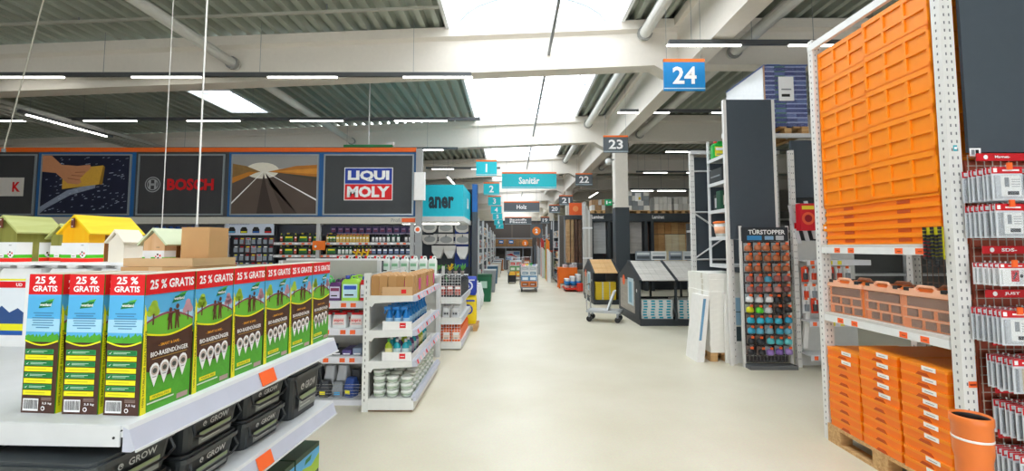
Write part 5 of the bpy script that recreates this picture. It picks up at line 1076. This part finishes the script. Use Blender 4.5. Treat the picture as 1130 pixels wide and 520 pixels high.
def flat(w, d, h):
    t = thing('folded_crate','','crate'); kid(B().box(.008,d-.008,-w/2+.008,w/2-.008,0,h-.018,OR2).box(0,d,-w/2,w/2,h-.018,h,OR),'tray',t)
    kid(B().box(.0035,.008,-w/2+.01,w/2-.01,0,.012,OR).box(.004,.008,-.05,.05,.018,h-.024,m('c24a02',.5)),'grip',t); return t
CR = crate(.535,.7,.269); FL = flat(.535,.7,.064)
for i, y in enumerate((RY1-.073-.272, RY0+.073+.272)):
    nm = ('far','near')[i]
    z = 1.6355
    for k in range(5): place(FL,(RX+.035-.035*i,y,z),0,'folded orange crate at the base of the '+nm+' crate stack, number '+('one','two','three','four','five')[k]+' from below','folded crates under the upper stacks'); z += .0645
    for k in range(5): place(CR,(RX+.03-.035*i,y,z),0,('lowest','second','middle','fourth','topmost')[k]+' open orange crate of the '+nm+' stack on the rack','orange crates on the rack'); z += .2695
# organiser cases on the middle shelf
def case():
    t = thing('organiser_case','','case'); w, d, h = .35, .1, .27
    kid(B().prism([(-w/2,0),(w/2,0),(w/2,h-.03),(w/2-.03,h),(-w/2+.03,h),(-w/2,h-.03)],'x',.02,d,m('ff8a3c',.4)),'body',t)
    CL = m('f6c4a8',.15,alpha=.16); TRAY = m('34323a',.5)
    rb = B()
    for z in (.068,.138): rb.box(.0035,.007,-w/2+.01,w/2-.01,z,z+.008,m('ffc4a0',.3))
    kid(rb,'dividers',t)
    tr = B(); tr.box(.008,.0195,-w/2+.035,w/2-.035,.15,.212,TRAY)
    for y in (-.108,.0,.108): tr.box(.008,.0195,y-.035,y+.035,.082,.132,TRAY)
    for y in (-.12,-.02,.08): tr.box(.008,.0195,y-.03,y+.035,.012,.062,TRAY)
    kid(tr,'contents',t)
    kid(B().box(.0,.003,-w/2,w/2,0.0,h-.05,CL),'clear_lid',t)
    kid(B().prism([(-w/2,h-.05),(w/2,h-.05),(w/2,h-.03),(w/2-.04,h+.0),(.07,h),(.05,h-.02),(-.05,h-.02),(-.07,h),(-w/2+.04,h),(-w/2,h-.03)],'x',-.002,.02,m('f6b896',.3)),'lid_rim',t)
    kid(B().path([(.01,-.075,h-.004),(.01,-.05,h+.018),(.01,.05,h+.018),(.01,.075,h-.004)],.009,m('f6b896',.35),8),'handle',t)
    for y in (-.13,.13): kid(B().box(-.004,.03,y-.02,y+.02,h-.018,h+.006,m('2c2c2e',.4)),'latch',t)
    return t
CS = case()
for i, y in enumerate((3.71, 3.348, 2.986)):
    place(CS,(RX+.035+.01*(i==1),y,1.0685),R((3,-2,2)[i]),('far','middle','near')[i]+' orange organiser case with clear lid on the middle shelf','organiser cases')
    place(CS,(RX+.2,y,1.0685),0,'organiser case in the second row behind the front one','organiser cases, second row')
# pallet with flat crates
pl = thing('wooden_pallet','wooden pallet under the three low stacks of orange crates','pallet',(RX-.01,2.83,0)); PW = 1.08
for y in (0,PW/2-.07,PW-.14):
    for x in (0,.33,.66): kid(B().box(x,x+.1,y,y+.14,.022,.1,PALW),'block',pl)
for x in (0,.33,.66): kid(B().box(x,x+.1,0,PW,0,.022,PALW),'bottom_board',pl); 
for x in (0,.15,.33,.5,.66): kid(B().box(x,x+.1,0,PW,.122,.144,PALW),'top_board',pl)
for y in (0,PW/2-.07,PW-.14): kid(B().box(0,.76,y,y+.14,.1,.122,PALW),'stringer',pl)
FT = thing('folded_crate','','crate'); w = .345; h = .0705; d = .6
kid(B().box(.006,d-.006,-w/2+.006,w/2-.006,0,h-.02,OR2).rbox(0,d,-w/2,w/2,h-.02,h,.012,OR),'tray',FT)
kid(B().prism([(-.05,0),(.05,0),(.03,.02),(-.03,.02)],'x',.002,.006,m('c24a02',.5)),'grip',FT); FTp = thing('folded_crate','','crate')
for ch in list(KIDS[FT.name]): KIDS.setdefault(FTp.name,[]).append(copy_tree(ch,FTp))
kid(B().box(-.0012,.0,-.1,.0,h-.032,h-.004,LBL).frame((-.0013,-.01,h-.03),(0,-1,0)).rect(.01,.008,.07,.012,1,GREYP),'white_label',FT)
for s,(y,n) in enumerate(((3.715,9),(3.36,10),(3.0,10))):
    xo = (0,.0,-.0)[s]
    for k in range(n):
        lab_ = (s == 0 and k >= n-2) or (s == 1 and k >= n-5) or (s == 2 and k != 2)
        place(FT if lab_ else FTp,(RX-.005+xo+random.uniform(-.004,.004),y,.1445+k*.071),R(random.uniform(-.6,.6)),('far','middle','near')[s]+' low stack: folded orange crate in layer '+('one','two','three','four','five','six','seven','eight','nine','ten')[k]+(' with white label' if lab_ else ' without label'),'folded crates on the pallet')
# drain pipe standing in front
kp = thing('drain_pipe_section','terracotta orange drain pipe standing upright at the lower right','pipe',(2.17,2.2,0)); TC = m('ee7c34',.4)
kid(B().lathe([(.066,0),(.066,.62),(.074,.66),(.074,.78),(.079,.79),(.079,.82),(.074,.826),(.069,.82),(.069,.66)],TC,32,caps=False),'pipe',kp); kid(B().lathe([(.0685,.66),(.0685,.7)],m('6a5a50',.6),24),'bore',kp); kid(B().lathe([(.0745,.715),(.0755,.717),(.0755,.724),(.0745,.726)],m('f0ece6',.5),32),'white_band',kp)
kid(B().lathe([(.0688,.79),(.0688,.815),(.064,.81),(.064,.79),(.0688,.79)],BLACK,28,caps=False),'rubber_seal',kp)
# end panel with tool packs, facing the camera
YE = 2.74
ep = thing('tool_pack_wall','dark grey end panel above a wire grid hung with tool packs','panel',(2.775,YE,0)); EW = .66
kid(B().box(0,EW,-.02,.0,2.19,3.95,m('434c55',.6)),'dark_board',ep); kid(B().box(0,EW,.02,.05,.0,2.19,m('a8321e',.7)) if False else B().box(.02,EW,.03,.04,.05,2.15,m('a04a34',.7)),'red_backing',ep)
gr = B()
for i in range(14): gr.tube((.01+i*.05,-.0,.05),(.01+i*.05,-.0,2.18),.0028,m('b8aea2',.4),4)
for i in range(43): gr.tube((.0,-.003,.06+i*.05),(EW,-.003,.06+i*.05),.0028,m('b8aea2',.4),4)
kid(gr,'wire_grid',ep)
kid(B().frame((.0,-.021,2.165),lt=.002).rect(.0,.0,.07,.05,1,PWHITE).rect(.01,.01,.03,.04,2,GREYP).rect(.035,.01,.055,.04,2,PBLACK),'code_label',ep)
REDP = m('d01c26',.45)
def pack(kind, w, h):
    t = thing('tool_pack','','pack'); kid(B().box(-w/2,w/2,-.002,.002,0,h,m('d5d8dc',.3) if kind != 1 else m('e8e8ea',.3)),'card',t)
    kid(B().rbox(-w/2+.008,w/2-.008,-.013,-.002,.01,h*.74,.01,m('c4ccd6',.1,alpha=.16)),'blister',t)
    p = B().frame((-w/2,-.0025,0)); p.rect(0,h*.8,w,h,1,REDP); p.rect(.01,h*.84,.03,h*.96,2,PWHITE); p.rect(w*.35,h*.87,w*.9,h*.92,2,PWHITE)
    if kind == 0:
        p.rect(w*.28,h*.12,w*.95,h*.74,1,m('f2f2f0',.5)); p.rect(w*.4,h*.4,w*.55,h*.68,2,GREYP); p.rect(w*.48,h*.16,w*.85,h*.27,2,m('3a3a3c',.4)); 
        for i in range(4): p.rect(w*.62,h*(.4+i*.07),w*.9,h*(.42+i*.07),2,m('9a9aa0',.5))
    elif kind == 1:
        p.rect(w*.03,h*.05,w*.6,h*.78,1,m('f4f4f2',.5)); p.rect(w*.45,h*.2,w*.75,h*.7,2,REDP); p.poly([(w*.5,h*.3),(w*.56,h*.3),(w*.7,h*.6),(w*.62,h*.62)],3,PBLACK); p.disc(w*.85,h*.45,.01,2,PBLACK)
    else:
        for i in range(4): p.rect(w*(.1+i*.22),h*.06,w*(.2+i*.22),h*.72,1,m(('8d9096','c9b89c','a4a8ae','6f7278')[i],.35))
    kid(p,'print',t)
    kid(B().tube((0,.0,h-.012),(0,.0,h+.012),.004,m('d8d8d8',.3),6),'hang_tab',t); return t
PK = {0:pack(0,.165,.19),1:pack(1,.15,.125),2:pack(2,.15,.185)}
rows = [(0,2.07,'Magnet-',2.15,1),(0,1.86,None,0,0),(1,1.525,'SDS-',1.6,1),(0,1.265,'JUST',1.345,1),(2,1.0,'JUST',1.07,1),(2,.74,'JUST',.8,1),(2,.485,'JUST',.55,1)]
rlab = ['in the top row','in the second row','in the third row, small white','in the fourth row','in the fifth row','in the sixth row','in the lowest row']
for i,(kd,zt_,tx_,zs_,st) in enumerate(rows):
    h = (.19,.125,.185)[kd]
    if st:
        s = kid(B().box(.03,EW,-.245,-.237,zs_-.0225,zs_+.0225,REDP) if False else B().box(-.01+.02*(i > 3),EW,-.075,-.067,zs_-.0225,zs_+.0225,REDP),'header_rail',ep); p = B().frame((.0,-.076,zs_-.0225),lt=.0005); p.text(tx_,.14,.022,.09,.02,1,PWHITE,.03); p.disc(.04,.022,.014,1,PWHITE,10); kid(p,'print',s)
        kid(B().box(.1,.106,-.067,0,zs_-.004,zs_+.004,STEEL),'rail_arm',ep); kid(B().box(.5,.506,-.067,0,zs_-.004,zs_+.004,STEEL),'rail_arm',ep)
    for c in range(4):
        X0 = (.02 if kd == 0 else (.01 if kd == 1 else .05+.03*(i%2)))+c*(.19 if kd == 0 else .165)
        x = 2.775+X0
        kid(B().tube((X0,0,zt_+.0),(X0,-.21,zt_+.0),.003,CHROME,6),'hook',ep); kid(B().box(X0-.014,X0+.014,-.222,-.214,zt_-.02,zt_+.02,TAGO),'price_flag',ep)
        n = 7 if kd == 0 else 6
        for k in range(n): place(PK[kd],(x,YE-.2+k*.028,zt_-h-.001),R(random.uniform(-5,5)),'tool pack '+rlab[i]+' of the grid, '+('first','second','third','fourth')[c]+' hook'+(', frontmost' if k == 0 else ', behind the front'),'tool packs on the wire grid')
# things clipped on the rack uprights
ck = thing('cable_tie_card','black cable chains on yellow cards hung at the rack upright','card',(RX-.016,2.84,1.52)); kid(B().box(0,.004,-.06,.08,0.02,.22,m('d8cf1e',.5)).box(-.001,0,.03,.08,.02,.14,RED),'card',ck)
ch = B()
for k in range(5):
    for j in range(9): ch.rbox(-.012,-.001,-.055+k*.026,-.035+k*.026,.02+j*.023-.05*(k%2),.038+j*.023-.05*(k%2),.003,BLACK,2)
kid(ch,'chains',ck); kid(B().tube((-.004,0,.2),(.016,0,.2),.003,CHROME,6),'hook',ck)
tag(B().box(0,.02,0,.004,0,.035,m('12a8b8',.5)).box(.002,.018,-.001,0,.01,.025,PWHITE).build('upright_clip',None,(RX+.03,RY0-.005,2.2)),'small turquoise clip on the near rack upright','clip')
tag(B().box(0,.045,0,.004,0,.035,TAGO).box(.004,.04,-.001,0,.012,.022,m('8a2a08',.5)).build('upright_tag',None,(RX+.03,RY0-.005,.79)),'orange tag on the near rack upright beside the pipe','tag')
tag(B().box(0,.03,0,.004,0,.06,m('f5a01a',.5)).box(.005,.025,-.001,0,.02,.04,PWHITE).build('upright_clip',None,(RX+.02,RY1-.076,1.75)).__class__ and bpy.data.objects['upright_clip.001'],'small yellow clip on the far rack upright','clip')
# ================================================================ second rack: end panel, door stoppers, hanging tools
SY = 6.3
r2 = thing('tall_rack','tall white rack with dark side panels behind the orange crates','rack',(3.03,SY+.05,0)); L2 = 1.35; W2 = 1.5; H2_ = 3.24
for x in (0,W2-.07):
    for y in (0,L2-.06): kid(upright('u',.07,.06,H2_+.35 if y == 0 and x == 0 else H2_,True,(.09,.05)),'upright',r2,(x,y,0))
kid(B().box(.62,.66,.06,L2-.06,1.1,H2_-.05,m('454d54',.6)),'centre_panel',r2)
for z in (2.94,2.57,2.16,1.76,1.36): kid(B().box(.0,.62,.06,.62,z-.035,z,m('c9cccd',.45)).box(-.005,.0,.06,.62,z-.05,z,STEEL),'shelf',r2)
kid(B().box(.0,W2,.06,.12,H2_-.06,H2_,STEEL),'top_beam',r2); kid(B().box(0,W2,L2-.12,L2-.06,H2_-.06,H2_,STEEL),'top_beam',r2)
kid(B().box(0,.03,.6,.63,1.325,H2_,STEEL),'upright',r2); far = kid(B().tube((.03,L2-.03,1.4),(.62,L2-.03,1.8),.015,STEEL,6).tube((.62,L2-.03,1.8),(.03,L2-.03,2.2),.015,STEEL,6).tube((.03,L2-.03,2.9),(.62,L2-.03,2.9),.015,STEEL,6).tube((.03,L2-.03,2.2),(.62,L2-.03,2.2),.015,STEEL,6).tube((.03,L2-.03,1.4),(.62,L2-.03,1.4),.015,STEEL,6),'brace',r2)
kid(B().box(.07,.6,L2-.015,L2-.005,1.0,H2_-.1,m('3f474e',.6)),'dark_back',r2)
gcan = can('green_canister',.2,.14,.27,m('18a83c',.35),m('e03a2a',.4),m('f2e23a',.5),''); place(gcan,(3.13,6.8,2.941),0,'green canister with red cap on the upper shelf of the tall rack')
t = thing('tool_case','black carrying case with grip on the tall rack shelf','case',(3.17,6.7,2.571)); kid(B().rbox(-.14,.14,-.22,.22,0,.2,.03,m('26292c',.45)),'body',t); kid(B().path([(-.0,-.08,.2),(0,-.08,.25),(0,.08,.25),(0,.08,.2)],.012,BLACK,6),'grip',t); kid(B().box(-.143,-.14,-.15,.15,.08,.1,GREYP),'latch_bar',t)
t = thing('dark_green_can','dark green can with white label on the tall rack','can',(3.12,6.62,2.161)); kid(B().rbox(-.09,.09,-.09,.09,0,.27,.03,m('1d4a34',.4)),'body',t); kid(B().frame((-.09,-.091,0),lt=.002).rect(.03,.06,.15,.2,1,m('e8e4d0',.5)).rect(.05,.1,.13,.14,2,RED),'label',t)
t = thing('black_box','black carton with white picture beside the dark green can','carton',(3.3,6.88,2.161)); kid(B().box(-.16,.16,-.14,.14,0,.25,BLACK),'body',t); kid(B().frame((-.161,.14,0),(0,-1,0),lt=.002).rect(.04,.05,.2,.2,1,m('c8c8c8',.5)),'print',t); kid(B().frame((-.16,-.141,0),lt=.002).rect(.04,.05,.2,.2,1,m('c8c8c8',.5)),'print',t)
t = thing('white_bucket','white bucket with orange lid on the lowest shelf of the tall rack','bucket',(3.16,6.78,1.761)); kid(B().lathe([(.1,0),(.13,.2),(.125,.2)],m('f0eee8',.4),16),'body',t); kid(B().lathe([(.138,.2),(.138,.225),(.1,.235)],m('ff7a18',.4),16),'lid',t); kid(B().lathe([(.111,.05),(.126,.15)],m('f2b48c',.5),16),'label',t)
for i in range(3):
    t = thing('orange_reel',('front','middle','rear')[i]+' orange reel beside the white bucket','reel',(3.38,6.5+.17*i,1.761)); kid(B().tube((-.04,0,.08),(.04,0,.08),.08,m('ff6a10',.4),16),'reel',t); kid(B().tube((-.05,0,.08),(.05,0,.08),.03,PWHITE,10),'core',t)
# dark tall end panel
dp = thing('tall_end_panel','tall dark grey end panel above the door stopper stand','panel',(3.02,SY,0)); a = at(803,260,SY); kid(B().box(.0,.64,-.02,.02,1.72,3.69,m('434c55',.6)),'board',dp); kid(B().box(-.04,0,-.025,.03,0,3.69,UPM).box(.64,.68,-.025,.03,0,3.69,UPM),'edge_profile',dp)
# TÜRSTOPPER stand
st = thing('door_stopper_stand','narrow wire stand with a TÜRSTOPPER header full of door stoppers','display stand',(3.13,SY-.12,0)); st['label'] = 'narrow wire stand with dark lettered header full of door stoppers'
kid(B().box(0,.62,-.02,.02,1.69,1.88,m('2b2f35',.6)),'header',st); p = B().frame((0,-.0205,1.69),lt=.002); p.text('TÜRSTOPPER',.33,.13,.5,.075,1,PWHITE,.03); p.rect(.06,.015,.26,.075,1,m('3a8fc8',.5)); p.rect(.3,.02,.42,.07,1,m('8fb8d8',.5)); p.rect(.45,.015,.56,.075,1,m('c9ccd0',.5)); kid(p,'lettering',st)
g = B()
for i in range(13): g.tube((.02+i*.048,.03,.06),(.02+i*.048,.03,1.7),.003,CHROME,4)
for i in range(24): g.tube((.02,.03,.08+i*.07),(.6,.03,.08+i*.07),.003,CHROME,4)
kid(g,'wire_grid',st)
for x in (-.02,.62): kid(B().box(x,x+.03,.015,.045,0,1.9,UPM),'side_rail',st)
kid(B().box(0,.63,-.12,.045,0,.05,m('6a6c6e',.5)),'foot',st)
kid(B().box(.03,.6,.05,.06,.06,1.68,m('3a3436',.7)),'dark_backing',st)
rowcol = [['b9714a']*5,['b0683f']*5,['a8623c']*5,['9a5a52','a86860','4a9ab8','a86058','8f5450'],['9c6a66','8a4a48','a87470','c08a84','7f4844'],['e4e6e8','d8dadc','f0f0f0','26262a','2e2e32'],['d8d820','5ad83a','cfd2d4','232326','2a2a2d'],['2aa8c8','38b4d0','2aa8c8','48bcd4','2f9cc0'],['2f98b8','58a8c4','88b8c8','3aa0bc','68b0c8'],['22242a','2a2c30','58c0c8','4ab4bc','6ac8cc'],['2a2a2e','303034','9a78c0','8a68b4','a888c8']]
cnm = ['coppery','coppery brown','brown','reddish','dusky red','white or black','yellow, green or dark','turquoise','pale turquoise','black or aqua','black or violet']
DSM = {}
def stopper(c):
    if c in DSM: return DSM[c]
    t = thing('door_stopper','','pack'); kid(B().box(-.045,.045,.0,.003,0,.11,m('8a7468',.5) if c < '8' else m('a8b4b8',.5)),'card',t); kid(B().lathe([(.04,0),(.052,.015),(.046,.06),(.022,.078)],m(c,.35),12,(0,-.035,.004),1,.7),'stopper',t); kid(B().box(-.02,.02,-.075,-.07,.082,.112,TAGO).box(-.003,.003,-.07,0,.105,.11,CHROME),'price_flag',t)
    DSM[c] = t; return t
for r_, cs in enumerate(rowcol):
    for i, c in enumerate(cs): place(stopper(c),(3.185+i*.125+random.uniform(-.008,.008),SY-.12-.02,1.56-r_*.138+random.uniform(-.005,.005)),R(random.uniform(-6,6)),cnm[r_]+' door stopper on a card in row '+('one','two','three','four','five','six','seven','eight','nine','ten','eleven')[r_]+' of the stand','door stoppers')
t = thing('door_stopper','','x') if False else None
# next panel to the right with hanging tools
hp = thing('tool_bay','white bay of hanging tools between the stopper stand and the orange crates','shelf',(3.84,SY-.1,0))
kid(upright('u',.06,.06,2.95,True,(.09,.05)),'upright',hp); kid(B().box(.06,.9,.1,.14,0,1.7,m('d4d4d0',.6)),'back_panel',hp); kid(B().box(.06,.9,.06,.1,2.3,3.1,m('434c55',.6)),'dark_board',hp); kid(B().box(.06,.9,.1,.14,1.7,2.3,m('33383c',.6)),'upper_panel',hp)
for z in (1.44,.64,.2): 
    s = kid(B().box(.06,.9,-.18,.1,z-.02,z,SH),'shelf',hp); kid(B().box(.06,.9,-.19,-.18,z-.07,z,LIP),'price_rail',s)
    for x in (.1,.22,.34,.46): kid(B().box(x,x+.05,-.194,-.19,z-.06,z-.01,TAGO if x < .3 else m('f2e23a',.5)),'price_tag',s)
kid(B().hull2([(.08,0,.25),(.14,0,.25),(.14,.05,.25),(.08,.05,.25)],[(.2,0,1.3),(.26,0,1.3),(.26,.05,1.3),(.2,.05,1.3)],WHITE),'white_brace',hp)
def tool(c1, c2):
    t = thing('hanging_tool','','tool'); kid(B().box(-.05,.05,0,.003,0,.2,m(c1,.45)),'card',t); kid(B().rbox(-.03,.03,-.03,0,.03,.12,.012,m(c2,.4)),'tool_body',t); kid(B().tube((0,-.015,.12),(0,-.015,.17),.01,m('c8cacc',.3,.5),8),'tool_tip',t); kid(B().box(-.02,.02,-.006,0,.18,.215,TAGO),'price_flag',t); return t
TL1 = tool('e8482a','4a4c50'); TL2 = tool('dfe2e4','d8431e'); TL3 = tool('f2f2f0','8a9096')
for r_, z in enumerate((1.14,.9,.72)):
    for i in range(6): place((TL1,TL2,TL3)[(i+r_)%3],(3.97+i*.115,SY-.12,z),R(random.uniform(-5,5)),('orange red carded','white carded orange','pale carded grey')[(i+r_)%3]+' tool hanging in the '+('upper','middle','lower')[r_]+' row of the tool bay','hanging tools')
for i in range(3):
    t = thing('tool_strip',('left','middle','right')[i]+' pale slanting tool strip on the dark upper panel of the tool bay','strip',(3.9+.11*i,SY-.12,1.66+.03*i)); kid(B().hull2([(0,0,0),(.05,0,0),(.05,.02,0),(0,.02,0)],[(-.12,0,.52),(-.07,0,.52),(-.07,.02,.52),(-.12,.02,.52)],m('d8dade',.4)),'strip',t); kid(B().frame((-.05,-.001,.2),lt=.002).rect(0,0,.04,.08,1,RED),'print',t)
rb_ = thing('red_reel_box','red box with a round reel print hung on the tool bay','box',(3.93,SY-.3,1.83)); kid(B().box(-.1,.1,0,.1,0,.36,m('d8182a',.45)),'box',rb_); kid(B().frame((-.1,-.001,0),lt=.002).disc(.1,.16,.085,1,m('f2603a',.5),18).disc(.1,.16,.05,2,m('9a1020',.5),14).rect(.02,.28,.18,.33,1,m('f2d83a',.5)),'print',rb_); kid(B().tube((0,.1,.3),(0,.3,.3),.006,CHROME,6),'hook',rb_)
# white door panels on a pallet and a leaning one
pd = thing('wooden_pallet','short wooden pallet under the white door panels','pallet',(2.8,6.5,0))
for y in (0,.3,.62):
    for x in (0,.2,.44): kid(B().box(x,x+.1,y,y+.12,.02,.1,PALW),'block',pd)
for x in (0,.15,.3,.44): kid(B().box(x,x+.1,0,.74,.1,.122,PALW),'top_board',pd)
for x in (0,.2,.44): kid(B().box(x,x+.1,0,.74,0,.02,PALW),'bottom_board',pd)
DP = thing('window_panel','','panel'); kid(B().box(0,.54,0,.76,0,.085,m('f2f0e8',.5)),'panel',DP); kid(B().box(-.0015,.5415,.2,.26,.006,.079,m('d9d4c4',.5)),'strap',DP)
for k in range(13): place(DP,(2.8+random.uniform(-.006,.006),6.5+random.uniform(-.01,.01),.1225+k*.0855),0,'white window panel lying in layer '+('one','two','three','four','five','six','seven','eight','nine','ten','eleven','twelve','thirteen')[k]+' of the stack on the short pallet','stacked white panels')
fr_ = thing('display_window','white framed sample window standing before the panel stack','window',(3.04,6.42,0)); kid(B().box(-.06,.2,0,.04,.124-.124+.0,.96,m('f4f2ec',.45)),'frame',fr_); kid(B().frame((-.06,-.001,0),lt=.002).rect(.06,.52,.22,.9,1,m('a8cfe4',.3)).rect(.08,.3,.22,.5,1,m('46555a',.4)).rect(.11,.52,.12,.9,2,PBLACK).rect(.06,.7,.22,.71,2,PBLACK),'pane_print',fr_)
ln = thing('leaning_panel','white sample window leaning against the panel stack at the aisle','window',(2.69,6.46,0)); kid(B().hull2([(-.1,0,0),(.0,0,0),(.0,.42,0),(-.1,.42,0)],[(.02,0,.92),(.1,0,.92),(.1,.42,.92),(.02,.42,.92)],m('f4f2ee',.45)),'frame',ln)
kid(B().hull2([(-.065,-.002,.3),(-.03,-.002,.3),(-.03,0,.3),(-.065,0,.3)],[(.012,-.002,.88),(.05,-.002,.88),(.05,0,.88),(.012,0,.88)],m('6f9fc4',.3)),'glass_strip',ln)
# wrapped load high on the rack
wl_ = thing('wrapped_load','tall wrapped load of blue crates on a pallet high on the rack','pallet load',(3.7,SY+.2,H2_+.002)); 
for y in (0,.55,1.05): 
    for x in (0,.27,.52): kid(B().box(x,x+.1,y,y+.12,0.02,.1,PALW),'block',wl_)
for x in (0,.2,.4,.52): kid(B().box(x,x+.1,0,1.17,.1,.122,PALW),'top_board',wl_)
for x in (0,.27,.52): kid(B().box(x,x+.1,0,1.17,0,.02,PALW),'bottom_board',wl_)
NB = m('2f3f86',.4); NB2 = m('5a6aa8',.4)
lays = 13; NB3 = m('a9b4de',.4); NBG = m('3f7a62',.4)
for k in range(lays):
    for i in range(4):
        z0 = .125+k*.069
        kid(B().box(.004+i*.155,.148+i*.155,.004,1.156,z0,z0+.05,NB if (i+k)%4 else NB2).box(.0+i*.155,.152+i*.155,.0,1.16,z0+.05,z0+.066,NB3 if i != 1 else NBG),'crate',wl_)
kid(B().box(-.006,-.003,.0,1.16,.12,1.02,m('eef2f4',.15,alpha=.8)).box(-.006,.63,-.006,-.003,.12,1.02,m('c9d4e4',.1,alpha=.07)),'stretch_wrap',wl_); kid(B().box(-.006,-.003,-.02,.02,.12,1.03,m('c99a74',.5)),'corner_strip',wl_)
kid(B().box(.2,.42,-.012,-.008,.5,.86,PWHITE).box(.24,.36,-.014,-.012,.56,.6,PBLACK).box(.24,.38,-.014,-.012,.66,.68,GREYP),'paper_label',wl_)
kid(B().box(-.01,.64,-.01,1.17,1.03,1.04,m('5f7fc4',.3)).box(.1,.3,.1,.5,1.04,1.09,m('3a66c0',.35)),'top_sheet',wl_)
